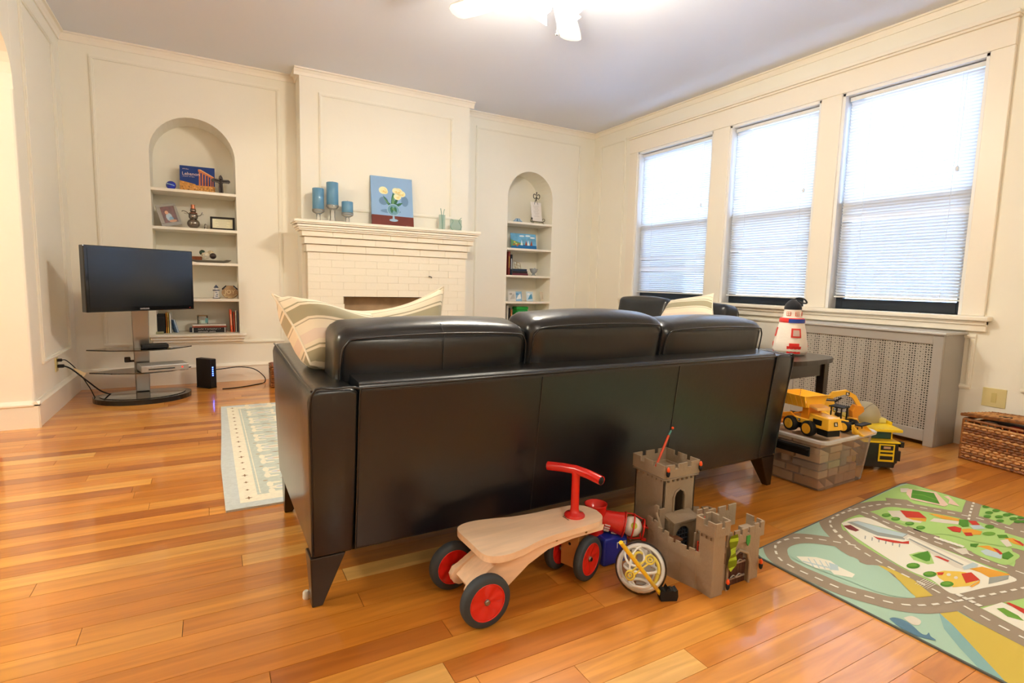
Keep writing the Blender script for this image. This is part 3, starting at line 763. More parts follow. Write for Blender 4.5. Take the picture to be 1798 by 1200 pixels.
st = thing('television_stand', 'black glass television stand with oval base and steel column', 'tv stand', (-.455, 4.955, 0), R(8))
def oval(a, b0, b1, n=44, flat=None):
    q = []
    for i in range(n):
        t = 2*math.pi*i/n; x, y = a*math.cos(t), (b0 if math.sin(t) < 0 else b1)*math.sin(t); q.append((x, y))
    return q
build('base', MB().prism(oval(.315, .27, .17), .0, .036, 'z'), blackp, st, bevel=.012, seg=3)
build('base_glass', MB().prism(oval(.275, .235, .14), .036, .040, 'z'), tvglass, st)
b = MB().hexa([(-.045, .06, .04), (.045, .06, .04), (.045, .12, .04), (-.045, .12, .04), (-.058, -.02, .86), (.058, -.02, .86), (.058, .03, .86), (-.058, .03, .86)])
build('column', b, chrome, st, bevel=.006)
build('column_back', MB().hexa([(-.03, .12, .04), (.03, .12, .04), (.03, .15, .04), (-.03, .15, .04), (-.03, .03, .9), (.03, .03, .9), (.03, .05, .9), (-.03, .05, .9)]), blackp, st)
for z, a in ((.385, .335), (.215, .325)):
    q = [(-a, .06), (-a*.55, -.06), (0, -.125), (a*.55, -.085), (a, .06), (a*.5, .16), (0, .19), (-a*.5, .16)]
    build('glass_shelf', MB().prism([(x, y-.02) for x, y in q], z-.008, z, 'z'), tvglass, st)
build('cable_clip', MB().box(-.11, -.07, .08, .12, .27, .31).box(-.085, .0, .09, .11, .27, .285), blackp, st, bevel=.006)
p = onz(252, 616, .385)
cb = thing('cable_box', 'small black cable box on the upper glass shelf', 'set-top box', (-.37, 4.93, .385), R(10))
build('case', MB().box(-.085, .085, -.06, .06, .004, .034), blackm, cb, bevel=.006); build('feet', MB().box(-.07, -.05, -.05, .05, 0, .004).box(.05, .07, -.05, .05, 0, .004), blackm, cb)
pl = thing('disc_player', 'silver game console or disc player on the lower glass shelf', 'disc player', (-.32, 4.905, .215), R(14))
build('case', MB().box(-.155, .155, -.09, .1, .004, .055), mat('silver_plastic', 'A9A7A4', .35, metal=.5), pl, bevel=.006)
build('disc_slot', MB().box(-.11, .06, -.0915, -.089, .022, .030), blackp, pl)
build('power_button', MB().cyl((.11, -.089, .03), .006, -.003, 12, 0, 'y'), mat('red_led', 'FF2010'), pl); build('feet', MB().box(-.13, -.1, -.07, .08, 0, .004).box(.1, .13, -.07, .08, 0, .004), blackm, pl)
marks('brand_mark', .05, .008, frameM((-.12, -.0905, .042), (1, 0, 0), (0, 0, 1)), mat('silver_print', 'C8CACD'), pl)
ro = thing('internet_router', 'upright black router with blue lights on the floor by the wall', 'router', (-.035, 5.24, 0), R(40))
build('case', MB().box(-.028, .028, -.085, .085, .006, .25), mat('router_black', '17161A', .45), ro, bevel=.006)
build('foot', MB().box(-.036, .036, -.075, .075, 0, .008), blackm, ro)
led = mat('blue_led', '3A5BFF', .4, emit=9)
for k in range(5): build('status_light', MB().box(-.013, -.005, -.0875, -.0845, .175-k*.017, .184-k*.017), led, ro)
# outlets and wires
ol = tag(build('wall_outlet', MB().box(0, .006, -.036, .036, -.057, .057), mat('ivory_plate', 'D9C98F', .5), bevel=.002), 'ivory wall outlet with black plugs on the left wall near the corner', 'outlet'); ol.location = (L, 4.80, .315)
build('socket', MB().box(.006, .008, -.016, .016, .008, .034).box(.006, .008, -.016, .016, -.034, -.008), mat('ivory_socket', 'C9B878', .5), ol)
o2 = tag(build('wall_outlet', MB().box(-.006, 0, -.058, .058, -.057, .057), mat('ivory_plate', 'D9C98F'), bevel=.002), 'ivory wall outlet low on the right wall above the wicker basket', 'outlet'); o2.location = (W, 1.405, .33)
build('socket', MB().box(-.009, -.006, -.012, .012, -.03, .03), mat('ivory_socket', 'C9B878'), o2)
pc = thing('power_cord', 'black power cord plugged into the left wall outlet, running to the stand', 'cord', (L, 4.80, .315))
build('plug', MB().box(.008, .045, -.013, .013, -.032, -.01), blackm, pc, bevel=.004)
build('plug', MB().box(.008, .035, -.011, .011, .011, .031), blackm, pc, bevel=.004)
W0 = Vector((L, 4.80, .315))
def rel(*q): return [tuple(Vector(a)-W0) for a in q]
build('wire', MB().tube(rel((L+.04, 4.80, .295), (-.85, 4.78, .27), (-.77, 4.82, .17), (-.70, 4.92, .07), (-.62, 5.08, .012), (-.5, 5.14, .008), (-.46, 5.08, .04)), .005, 6, smooth_path=5), blackm, pc)
build('wire', MB().tube(rel((L+.03, 4.80, .336), (-.88, 4.8, .33), (-.83, 4.84, .25), (-.77, 4.86, .12), (-.74, 4.95, .012), (-.66, 5.08, .008)), .0035, 6, smooth_path=5), blackm, pc)
tag(build('paper_tag', MB().box(-.04, .04, -.0015, .0015, -.012, .012), mat('beige_tag', 'D8C398', .7)), 'beige paper tag tied on the black cords by the outlet', 'tag')
bpy.data.objects['paper_tag'].location = (-.815, 4.80, .245); bpy.data.objects['paper_tag'].rotation_euler = (0, R(35), R(20))
tag(build('router_cable', MB().tube([(.03, 5.30, .14), (.10, 5.33, .14), (.22, 5.36, .145), (.34, 5.36, .12), (.42, 5.33, .05), (.42, 5.30, .004), (.36, 5.22, .004), (.2, 5.12, .004), (.08, 5.1, .004)], .0045, 6, smooth_path=5), blackm), 'thin black cable looping from the router down to the floor', 'cable')
# low wicker basket half hidden by the sofa
wb_ = thing('wicker_box', 'small reddish brown wicker box on the floor by the fireplace', 'basket', (.555, 5.10, 0), 0)
m = MB().box(-.10, .10, -.10, .10, 0, .20)
build('body', m, mat('red_wicker', '8A4326', .5, var=.5, vscale=60), wb_, bevel=.01)
m = MB()
for k in range(10):
    z = .015+k*.019; m.tube([(-.104, -.104, z), (0, -.107, z+.003*(-1)**k), (.104, -.104, z), (.107, 0, z), (.104, .104, z), (-.104, .104, z), (-.107, 0, z)], .008, 5, closed=True)
build('weave', m, wicker, wb_, kind='stuff')
build('handle_hole', MB().box(-.1125, -.10, -.03, .03, .12, .16).box(-.03, .03, -.1165, -.11, .12, .16), blackm, wb_)

# ================================================================ FRONT RUG
rg = thing('area_rug', 'pale blue and cream patterned rug reaching out from under the sofa', 'rug', (0, 0, 0))
def flat(mb, pts, z, mi=0): mb.add([(x, y, z) for x, y in pts], [list(range(len(pts)))], mi)
rx0, rx1, ry0, ry1 = .035, 2.55, 2.385, 4.375
wob = lambda t: .008*math.sin(5*t)
build('pile', MB().prism([(rx0, ry0), (rx1, ry0), (rx1, ry1), (rx0+.02, ry1), (rx0+.008, 3.6), (rx0-.006, 3.0)], .0, .009, 'z'), mat('rug_grey_blue', 'C9D0CE', .95, bump=.8, bscale=220, var=.08, vscale=60), rg, bevel=.004)
rc_ = mat('rug_cream', 'ECE6D0', .95, bump=.5, bscale=220, var=.07, vscale=60); rb_ = mat('rug_sage', 'C2CBC0', .95, bump=.5, bscale=220, var=.08, vscale=60)
rbr = mat('rug_brown', '8E7355', .95); rgo = mat('rug_gold', 'D8BE94', .95); rlb = mat('rug_light_blue', 'C5CCD2', .95)
m = MB()
flat(m, [(rx0+.055, ry0+.055), (rx1-.055, ry0+.055), (rx1-.055, ry1-.055), (rx0+.055, ry1-.055)], .0094, 0)
flat(m, [(rx0+.125, ry0+.125), (rx1-.125, ry0+.125), (rx1-.125, ry1-.125), (rx0+.125, ry1-.125)], .0096, 1)
def dia(cx, cy, a, b, z, mi, n=10, pw=1.): flat(m, [(cx+a*math.copysign(abs(math.cos(2*math.pi*i/n))**pw, math.cos(2*math.pi*i/n)), cy+b*math.copysign(abs(math.sin(2*math.pi*i/n))**pw, math.sin(2*math.pi*i/n))) for i in range(n)], z, mi)
k = 0; y = ry0+.10
while y < ry1-.05:     # border motifs
    s = (.016, .009, .011)[k % 3]; dia(rx0+.09, y, s, .006, .0100, 2, 8, 1.6); dia(rx0+.09, y, .005, s*1.2, .0102, 2, 8, 1.6); y += .10; k += 1
k = 0
for y in [ry0+.19+i*.215 for i in range(9)]:   # field scrolls
    for x in [rx0+.26+j*.27 for j in range(9)]:
        dia(x, y, .085, .028, .0098, 0, 20, 1.3); dia(x, y, .055, .016, .0100, 5, 16); dia(x, y, .03, .008, .0102, 3, 12)
        for s in (-1, 1):
            for t in (-1, 1): dia(x+s*.075, y+t*.045, .014, .035, .0099, 0, 12); dia(x+s*.05, y+t*.06, .028, .010, .01, 0, 12)
        dia(x, y+.1075, .03, .006, .0100, 2, 8, 1.7); dia(x+.02, y+.085, .014, .007, .01, 3, 8)
        dia(x-.09, y+.1, .012, .006, .01, 4, 8)
m.box(rx0+.135, rx0+.140, ry0+.14, ry1-.14, .0092, .0099, 0)
build('pattern', m, [rc_, rb_, rbr, rgo, mat('rug_taupe', 'A99878', .95), rlb], rg)
# ================================================================ NICHE ITEMS (left niche)
def xs(px, py, y): return ony(px, py, y).x
S1, S2, S3, S4, S0 = 1.667, 1.351, 1.06, .744, .44
gb = mat('cobalt_glass', '1230B8', .05, coat=1, var=.3, vscale=20)
o = tag(build('glass_ball', MB().ball((0, 0, .038), .038, 24), gb), 'small cobalt blue glass ball on the top shelf of the left niche', 'ornament'); o.location = (xs(300, 320, 5.58), 5.58, S1)
build('white_swirl', MB().tube([(-.026, -.025, .048), (-.01, -.0365, .043), (.012, -.0365, .038), (.026, -.026, .034)], .003, 6, smooth_path=4), mat('pale_aqua', 'A7D8D8', .3), o)

def leaning(name, label, cat, cx, y, z, w, h, t, tilt, yawd=0, group=None):
    return thing(name, label, cat, (cx, y, z), 0, group, rot=(R(-tilt), 0, R(yawd)))
bk = leaning('photo_book', 'large blue photo book of a temple ruin titled Lebanon, leaning on the top shelf', 'book', xs(347, 330, 5.66), 5.655, S1+.004, .27, .225, .02, 12, -3)
build('cover', MB().box(-.135, .135, -.010, .010, 0, .236), mat('book_blue', '1E3F86', .35), bk, bevel=.002)
build('page_block', MB().box(-.131, .1365, -.007, .007, .004, .232), paper('EDE6D6'), bk)
fr = -.0105
m = MB()
def fq(x0, z0, x1, z1, x2, z2, x3, z3, mi, d=0): m.add([(x0, fr-d, z0), (x1, fr-d, z1), (x2, fr-d, z2), (x3, fr-d, z3)], [(0, 1, 2, 3)], mi)
fq(-.135, 0, .135, 0, .135, .065, -.135, .065, 0)       # sandstone rubble
m.add([(-.135, fr-.0002, .065), (-.06, fr-.0002, .062), (-.0, fr-.0002, .055), (-.02, fr-.0002, .075), (-.08, fr-.0002, .088), (-.135, fr-.0002, .098)], [(0, 1, 2, 3, 4, 5)], 0)
for k, (x, w_, zt) in enumerate(((.018, .012, .196), (.040, .011, .178), (.062, .010, .165), (.084, .009, .152), (.104, .008, .143), (.121, .007, .136))):
    fq(x-w_/2-.002, .062, x+w_/2, .062, x+w_/2, zt, x-w_/2, zt, 1, .0004)
m.add([(.006, fr-.0006, .212), (.006, fr-.0006, .192), (.128, fr-.0006, .132), (.128, fr-.0006, .146)], [(0, 1, 2, 3)], 1)
m.add([(.006, fr-.0007, .212), (.026, fr-.0007, .212), (.128, fr-.0007, .152), (.128, fr-.0007, .146)], [(0, 1, 2, 3)], 2)
for k in range(46):
    x, z = rr.uniform(-.13, .125), rr.uniform(.004, .055); s = rr.uniform(.003, .009)
    fq(x, z, x+s, z, x+s*1.1, z+s*.9, x, z+s, 2 if k % 2 else 3, .0003)
build('cover_picture', m, [mat('print_sand', 'D99A4E', .6, var=.35, vscale=60), mat('print_stone', 'D0794F', .6), mat('print_stone_light', 'F0B980', .6), mat('print_shadow', '7E4A24', .6)], bk)
cream = mat('print_cream', 'F5D9CE', .6)
text('title', 'Lebanon', .040, frameM((-.118, fr-.0006, .163), (1, 0, 0), (0, 0, 1)), cream, bk, align='LEFT')
marks('author_line', .055, .010, frameM((-.112, fr-.0006, .207), (1, 0, 0), (0, 0, 1)), cream, bk)
marks('subtitle', .095, .009, frameM((-.116, fr-.0006, .140), (1, 0, 0), (0, 0, 1)), cream, bk)
bronze = mat('dark_bronze', '2C211C', .4, metal=.4, bump=.4, bscale=80)
cr = thing('crucifix', 'dark bronze crucifix figure standing on the top shelf of the left niche', 'crucifix', (xs(388, 333, 5.57), 5.57, S1), R(10))
m = MB().box(-.032, .032, -.022, .022, 0, .008).prism([(-.018, .008), (.018, .008), (.014, .09), (.022, .10), (.065, .098), (.075, .108), (.072, .122), (.06, .13), (.018, .126), (.012, .15), (.0, .165), (-.012, .155), (-.016, .126), (-.055, .13), (-.072, .124), (-.076, .11), (-.064, .1), (-.022, .098), (-.014, .09)], -.007, .007, 'y')
build('cross', m, bronze, cr, bevel=.002)
m = MB().ball((0, -.012, .125), .009, 10).tube([(0, -.010, .115), (0, -.012, .08), (.003, -.012, .045), (0, -.010, .015)], [.010, .009, .007, .004], 8).tube([(-.05, -.010, .118), (0, -.012, .112), (.05, -.010, .118)], .004, 6)
build('figure', m, bronze, cr)
# shelf two
sil = mat('glitter_silver', 'A7A39C', .35, metal=.6, bump=.8, bscale=300)
ph = thing('framed_photo', 'glittery silver picture frame tilted on the second shelf of the left niche', 'picture frame', (xs(302, 392, 5.58), 5.60, S2), 0, rot=(R(-10), R(-13), R(18)))
ph.location.z += .016
m = MB().box(-.078, .078, -.008, .0, 0, .028).box(-.078, .078, -.008, .0, .165, .185).box(-.078, -.048, -.008, 0, .028, .165).box(.058, .078, -.008, 0, .028, .165)
build('frame', m, sil, ph, bevel=.002)
build('photograph', MB().box(-.048, .058, -.004, -.001, .028, .165), mat('photo_brown', '6B3A34', .3, var=.5, vscale=30), ph)
m = MB(); 
def fp2(mb, x, z, rx, rz, y, mi=0, n=12): mb.add([(x+rx*math.cos(2*math.pi*i/n), y, z+rz*math.sin(2*math.pi*i/n)) for i in range(n)], [list(range(n))], mi)
fp2(m, .0, .075, .024, .035, -.0045, 0); fp2(m, .012, .055, .018, .022, -.0047, 1); fp2(m, .02, .04, .03, .012, -.0049, 2); fp2(m, -.01, .115, .014, .016, -.0046, 2)
build('people_in_photo', m, [paper('C7D8E4'), paper('8FB4CE'), paper('E0B090')], ph)
pew = mat('pewter', '8C847C', .22, metal=.9)
sn = thing('metal_snowman', 'round pewter snowman with wire arms and copper hat on the second shelf', 'figurine', (xs(340, 396, 5.58), 5.58, S2), 0)
build('body', MB().ball((0, 0, .044), .050, 20, 0, (1, 1, .86)).ball((0, 0, .107), .037, 18).ball((0, 0, .155), .024, 16), pew, sn)
build('hat', MB().cyl((0, 0, .172), .016, .034, 14).cyl((0, 0, .171), .022, .003, 14), mat('copper', 'C07A5A', .3, metal=.8), sn)
build('scarf', MB().tube([(.026*math.cos(t/2), .026*math.sin(t/2), .133) for t in range(13)], .006, 6, closed=True), mat('old_copper', '8B5A48', .4, metal=.6), sn)
build('arm', MB().tube([(-.03, 0, .12), (-.05, -.01, .14), (-.075, -.01, .148), (-.085, -.01, .142)], .0035, 6, smooth_path=3).tube([(-.045, -.01, .125), (-.07, -.01, .13)], .002, 5), pew, sn)
build('arm', MB().tube([(.03, 0, .11), (.055, -.01, .118), (.07, -.01, .145)], .0035, 6, smooth_path=3).tube([(.06, -.01, .125), (.078, -.01, .128)], .002, 5), pew, sn)
s2 = thing('tiny_figurine', 'tiny silver figurine between the pewter snowman and the framed certificate', 'figurine', (xs(361, 397, 5.58), 5.58, S2), 0)
build('body', MB().lathe([(.013, 0), (.012, .006), (.010, .02), (.006, .028), (.009, .036), (.007, .046), (0, .052)], 12), pew, s2)
ce = leaning('framed_certificate', 'black framed certificate at the right end of the second shelf', 'picture frame', xs(391, 400, 5.59), 5.595, S2+.002, .2, .14, .01, 8, -6)
hw, hh = .098, .118
build('frame', MB().box(-hw, hw, -.009, .004, 0, .018).box(-hw, hw, -.009, .004, hh-.018, hh).box(-hw, -hw+.018, -.009, .004, .018, hh-.018).box(hw-.018, hw, -.009, .004, .018, hh-.018), blackp, ce, bevel=.002)
build('paper', MB().box(-hw+.018, hw-.018, -.004, 0, .018, hh-.018), paper('E9E3C4'), ce)
m = MB()
for k in range(6):
    w_ = (.05, .06, .035, .055, .03, .045)[k]; m.box(-w_, w_, -.0046, -.004, .092-k*.012, .0935-k*.012)
build('written_lines', m, paper('8E8A78'), ce)
# shelf three: platter of decorative balls
pt = thing('platter', 'grey leaf shaped platter on the third shelf beside the television', 'platter', (xs(368, 458, 5.60), 5.60, S3), 0)
m = MB(); n = 24; vs = []
for r_, zz in ((0, .003), (.6, .004), (.85, .012), (1.0, .022)):
    for i in range(n):
        t = 2*math.pi*i/n; vs.append((.155*r_*math.cos(t)*(1.12 if math.cos(t) > .9 else 1), .085*r_*math.sin(t), zz+(.008 if r_ == 1 and abs(math.cos(t)) > .8 else 0)))
for s, dz in ((0, 0), (1, -.003)):
    m.add([(a, b, c+dz) for a, b, c in vs], [([k*n+i, k*n+(i+1) % n, (k+1)*n+(i+1) % n, (k+1)*n+i] if not s else [(k+1)*n+i, (k+1)*n+(i+1) % n, k*n+(i+1) % n, k*n+i]) for k in range(3) for i in range(n)], 0, True)
build('dish', m, mat('grey_stone_dish', '8B8377', .5), pt)
def orn(name, label, px, py, r, c, var=.3, y=5.58, extra=None, cat='ornament'):
    q = ony(px, py, y); o = tag(build(name, MB().ball((0, 0, 0), r, 18), mat('orn_'+c, c, .3, var=var, vscale=60, coat=.4)), label, cat); o.location = (q.x, y, max(q.z, S3+.014+r)); return o
o = tag(build('wooden_block', MB().box(-.038, .038, -.025, .025, 0, .042), mat('rust_wood', '8A4A22', .6, var=.3, vscale=30), bevel=.004), 'rust brown wooden block on the grey platter next to the television', 'ornament'); o.location = (xs(346, 450, 5.60), 5.61, S3+.012)
o = orn('decorative_ball', 'dark green decorative ball perched highest on the grey platter', 355, 441, .024, '26402C'); o.location.z = S3+.014+.075; o.location.y = 5.60
o = orn('wicker_ball', 'open white rattan ball in the middle of the grey platter', 361, 449, .030, 'E7DCC8', .5)
m = MB()
for k in range(9):
    a = Vector((rr.uniform(-1, 1), rr.uniform(-1, 1), rr.uniform(-1, 1))).normalized(); b = a.orthogonal().normalized(); c = a.cross(b)
    m.tube([tuple((b*math.cos(2*math.pi*t/20)+c*math.sin(2*math.pi*t/20))*.032) for t in range(20)], .0022, 5, closed=True)
build('rattan_strand', m, mat('rattan_cream', 'E9DEC6', .6), o)
o = orn('decorative_ball', 'speckled black and red ball at the right of the platter', 374, 450, .027, '2A1512')
o = orn('wicker_ball', 'pale ball of twigs behind the speckled dark ball on the platter', 370, 446, .030, 'D9C9A6', .5, y=5.64)
# shelf four
h2 = thing('lighthouse_ornament', 'small white lighthouse ornament with a blue roof on the fourth shelf', 'ornament', (xs(380, 521, 5.59), 5.59, S4), 0)
nav = mat('navy_paint', '3C4763', .5)
build('tower', MB().lathe([(.026, .006), (.024, .02), (.021, .07)], 8, smooth=False).cyl((0, 0, .078), .014, .018, 8), mat('white_wood', 'E6E2DC', .6, var=.1, vscale=40), h2)
build('roof', MB().lathe([(.022, .096), (.012, .108), (.0, .124)], 8, smooth=False), nav, h2); build('gallery', MB().cyl((0, 0, .070), .028, .008, 8), nav, h2); build('base', MB().cyl((0, 0, 0), .030, .006, 8), nav, h2)
build('stair_stripe', MB().box(-.008, .012, -.0265, -.022, .018, .024).box(-.002, .014, -.025, -.0215, .034, .040).box(-.008, .008, -.024, -.020, .052, .057), nav, h2)
jy = thing('joy_ornament', 'round carved tan JOY plaque with dark ribbon ends on the fourth shelf', 'ornament', (xs(404, 522, 5.60), 5.60, S4), 0, rot=(R(-6), 0, R(-4)))
tan = mat('carved_tan', 'A9855C', .6, bump=.8, bscale=60, var=.25, vscale=50)
q = [(.068*math.cos(t), .052+.052*math.sin(t)) for t in [2*math.pi*i/30 for i in range(30)] if abs(math.sin(t)) < .99 or True]
q = [(x, min(max(z, .0), .098)) for x, z in q]
build('plaque', MB().prism(q, 0, .018, 'y').box(-.032, .032, .0, .018, .092, .118), tan, jy, bevel=.004)
build('ribbon', MB().prism([(-.066, .088), (-.060, .076), (-.030, .108), (-.030, .122)], -.006, .0, 'y').prism([(.066, .088), (.060, .076), (.030, .108), (.030, .122)], -.006, .0, 'y'), blackm, jy)
text('lettering', 'JOY', .050, frameM((0, -.003, .058), (1, 0, 0), (0, 0, 1)), mat('carved_cream', 'E4CFA4', .6), jy, depth=.003)
m = MB()
for k in range(11):
    t = R(205+13*k); m.ball((.056*math.cos(t), -.002, .052+.042*math.sin(t)), .0055, 8)
build('carved_beads', m, mat('carved_cream', 'E4CFA4'), jy)
# sill: books
def book(label, x, y, z, w, d, h, c, rot=(0, 0, 0), group='books in the left niche', spine=None, name='book'):
    # w thickness, d depth, h height, standing; the spine faces the room
    b = thing(name, label, 'book', (x, y, z), 0, group, rot=rot)
    build('cover', MB().box(-w/2, -w/2+.0025, 0, d, 0, h).box(w/2-.0025, w/2, 0, d, 0, h).box(-w/2, w/2, 0, .0025, 0, h), mat('cover_'+c, c, .45), b)
    build('page_block', MB().box(-w/2+.0025, w/2-.0025, .0025, d-.004, .004, h-.004), paper('EDE6D6'), b)
    if spine: build('spine_lettering', MB().box(-w*.16, w*.16, -.0004, 0, h*.3, h*.8), paper(spine), b)
    return b
yb = 5.55
x0 = xs(277, 560, yb)
bx = thing('black_box', 'tall black box file standing at the left of the niche sill', 'box', (x0+.022, yb, S0), 0)
build('case', MB().box(-.030, .030, 0, .14, 0, .165), blackm, bx, bevel=.003); build('lid_line', MB().box(-.031, .031, -.001, .0, .135, .138), mat('dark_grey_line', '33333A'), bx)
book('orange spined slim book beside the black box file on the left niche sill', x0+.062, yb, S0, .011, .15, .178, 'D98A2E', spine='7A3A16')
book('yellow and brown slim book, second after the black box file', x0+.075, yb, S0, .012, .15, .176, 'E3C36A', spine='8A5A22')
book('white booklet between the yellow book and the leaning blue card', x0+.090, yb, S0, .014, .14, .172, 'E9E7DF')
cd_ = thing('greeting_card', 'blue patterned card leaning on the niche sill beside the white booklet', 'card', (x0+.146, yb+.02, S0), 0, rot=(0, R(-14), R(20)))
build('card', MB().box(-.008, .008, 0, .10, .0, .115), mat('card_blue', '6F8FB8', .6, var=.5, vscale=60), cd_, bevel=.002)
build('inner_sheet', MB().box(-.002, .002, -.001, .101, .002, .117), paper('DCE3EA'), cd_); cd_.location.z += .003
o = tag(build('soap_bar', MB().box(-.03, .03, -.018, .018, 0, .008).box(-.028, .028, -.017, .017, .008, .020), mat('grey_green_box', 'A9A684', .6), bevel=.004), 'small grey green box lying on the niche sill edge', 'box'); o.location = (xs(281, 586, 5.50), 5.50, S0)
# stack in the middle
xm = xs(370, 580, 5.55)-.010
def flatbook(label, x, z, l, t, c, spine=None, y=5.55, d=.16, rz=0, name='book', group='books stacked in the left niche'):
    b = thing(name, label, 'book', (x, y, z), R(rz), group)
    build('cover', MB().box(-l/2, l/2, 0, d, 0, .002).box(-l/2, l/2, 0, d, t-.002, t).box(-l/2, l/2, 0, .0025, .002, t-.002), mat('cover_'+c, c, .4), b)
    build('page_block', MB().box(-l/2+.003, l/2-.003, .0025, d-.004, .002, t-.002), paper('E4DCC9'), b)
    if spine:
        build('spine_band', MB().box(-l/2+.002, -l/2+.008, -.0005, 0, .001, t-.001).box(l/2-.012, l/2-.006, -.0005, 0, .001, t-.001), paper('D9D6CF'), b)
        for k, s in enumerate(spine): marks('spine_lettering', s, .011, frameM((-l*.33, -.0006, t*(1-(k+.5)/len(spine))), (1, 0, 0), (0, 0, 1)), paper('DEDBD3'), b)
    return b
flatbook('thick black book with white spine lettering, lowest of the stack on the left niche sill', xm, S0, .265, .045, '14161A', [.175, .14])
flatbook('thin red brown book in the middle of the stack on the left niche sill', xm+.004, S0+.045, .27, .016, '8C3A26')
flatbook('white magazine on top of the book stack on the left niche sill', xm+.002, S0+.061, .262, .011, 'DCD6CE')
flatbook('short dark blue book end poking out behind the black book', xm-.125, S0, .06, .038, '1C2440', y=5.60, d=.12)
jr = thing('jar_candle', 'glass jar candle with a pale green label on the book stack', 'candle', (xs(356, 568, 5.62), 5.62, S0+.072), 0)
build('jar', MB().lathe([(.040, 0), (.042, .004), (.042, .070), (.040, .074), (.0385, .074), (.0395, .06), (.0395, .006)], 24), clearp, jr)
build('wax', MB().cyl((0, 0, .006), .0385, .028, 24), mat('pale_green_wax', 'CFE3D2', .5), jr)
m = MB(); wrap(m, lambda z: .0422, -60, 10, .012, .055, .0006); build('label', m, mat('print_teal', '6FA7A8', .6), jr); build('lid', MB().cyl((0, 0, .072), .043, .008, 24), mat('gold_lid', 'A88B5A', .3, metal=.7), jr)
xr = xs(404, 575, yb)
book('tall orange book standing right of the stack in the left niche', xr+.014, yb, S0, .020, .15, .205, 'E2603A', spine='F1C9A8', rot=(0, R(-2), 0))
book('red orange slim book next to the tall orange book', xr+.034, yb, S0, .012, .15, .182, 'D2502E')
book('cream slim book between the orange books and the grey one', xr+.049, yb, S0, .013, .14, .195, 'E6DFCF')
book('grey blue slim book at the far right of the left niche', xr+.063, yb, S0, .010, .14, .19, '8D93A0')
book('thin white brochure at the very right edge of the left niche sill', xr+.074, yb, S0, .007, .14, .185, 'E9E4DC')

# ================================================================ MANTEL
MZ = 1.448
pedg = mixmat('pedestal_glass', 'F2EFE4', .72, .05)
def pillar(px, zb, zt, r, label, tall):
    y = 5.10; x = xs(px, 380, y)
    h = thing('candle_holder', 'clear glass holder under the '+label.split(' on the')[0].split(' at the')[0], 'candle holder', (x, y, MZ), 0, 'glass candle holders')
    zz = zb-MZ
    prof = [(.042, 0), (.043, .006), (.026, .016), (.022, .05), (.024, zz-.03), (.046, zz-.012), (.054, zz-.002), (.055, zz+.012), (.053, zz+.012), (.050, zz)] if tall else [(.036, 0), (.037, .005), (.018, .012), (.018, zz-.026), (.046, zz-.010), (.052, zz-.002), (.053, zz+.016), (.051, zz+.016), (.049, zz)]
    build('pedestal', MB().lathe(prof, 24), pedg, h)
    c = thing('pillar_candle', label, 'candle', (x, y, zb), 0, 'blue pillar candles')
    hh = zt-zb
    build('wax', MB().lathe([(r-.003, 0), (r, .003), (r, hh-.004), (r-.004, hh), (r-.010, hh-.003), (.0, hh-.007)], 28), mat('blue_wax', '5E8FB0', .42, coat=.2, var=.05, vscale=10), c)
    build('wick', MB().tube([(0, 0, hh-.008), (.001, 0, hh+.004), (.003, 0, hh+.010)], .0012, 5), blackm, c)
pillar(559, 1.535, 1.732, .049, 'medium height blue pillar candle at the left end of the mantel', 0)
pillar(584, 1.585, 1.795, .051, 'tallest blue pillar candle on the mantel', 1)
pillar(610, 1.525, 1.640, .050, 'shortest blue pillar candle on the mantel, on the right of the three', 0)
cv = thing('canvas_painting', 'blue canvas painting of yellow roses in a glass, leaning over the mantel', 'painting', (1.555, 5.135, MZ), 0, rot=(R(-9), 0, R(-1)))
w_, h_ = .20, .478
build('canvas', MB().box(-w_, w_, 0, .022, 0, h_), [mat('canvas_blue', '8FB2D9', .75, var=.05, vscale=6)], cv, bevel=.002)
m = MB()
def leaf(x0, z0, x1, z1, w, y, mi):
    a = Vector((x0, z0)); b = Vector((x1, z1)); d = (b-a).normalized(); nn = Vector((-d.y, d.x))
    q = [a, a.lerp(b, .3)+nn*w, a.lerp(b, .65)+nn*w*.8, b, a.lerp(b, .65)-nn*w*.8, a.lerp(b, .3)-nn*w]; m.add([(v.x, y, v.y) for v in q][::-1], [list(range(6))], mi)
m.add([(-w_, -.0004, 0), (w_, -.0004, 0), (w_, -.0004, .105), (-w_, -.0004, .110)], [(0, 1, 2, 3)], 0)
# shadows of the bouquet are painted by the artist
fp2(m, -.085, .245, .045, .04, -.0006, 1); fp2(m, .12, .255, .035, .05, -.0006, 1); fp2(m, -.02, .15, .10, .02, -.0006, 1)
for a in ((-.02, .19, -.09, .30, .010), (0, .18, .01, .34, .018), (.0, .18, .07, .32, .014), (.02, .2, .10, .24, .014), (-.01, .2, -.055, .235, .013), (.0, .2, .03, .14, .012), (-.01, .21, -.025, .14, .012)): leaf(*a, -.0008, 2)
leaf(.0, .2, .02, .33, .012, -.0009, 3); leaf(-.03, .21, -.085, .28, .006, -.0009, 3)
fp2(m, .005, .165, .062, .058, -.0010, 4, 20); fp2(m, .005, .165, .055, .05, -.0011, 5, 20); leaf(-.01, .2, -.01, .13, .016, -.0012, 2); leaf(.02, .2, .035, .14, .012, -.0012, 2); leaf(-.005, .19, .02, .15, .01, -.0013, 3)
m.add([(-.006, -.0012, .07), (.016, -.0012, .07), (.012, -.0012, .12), (-.002, -.0012, .12)], [(0, 1, 2, 3)], 4); fp2(m, .005, .066, .042, .013, -.0013, 4, 20)
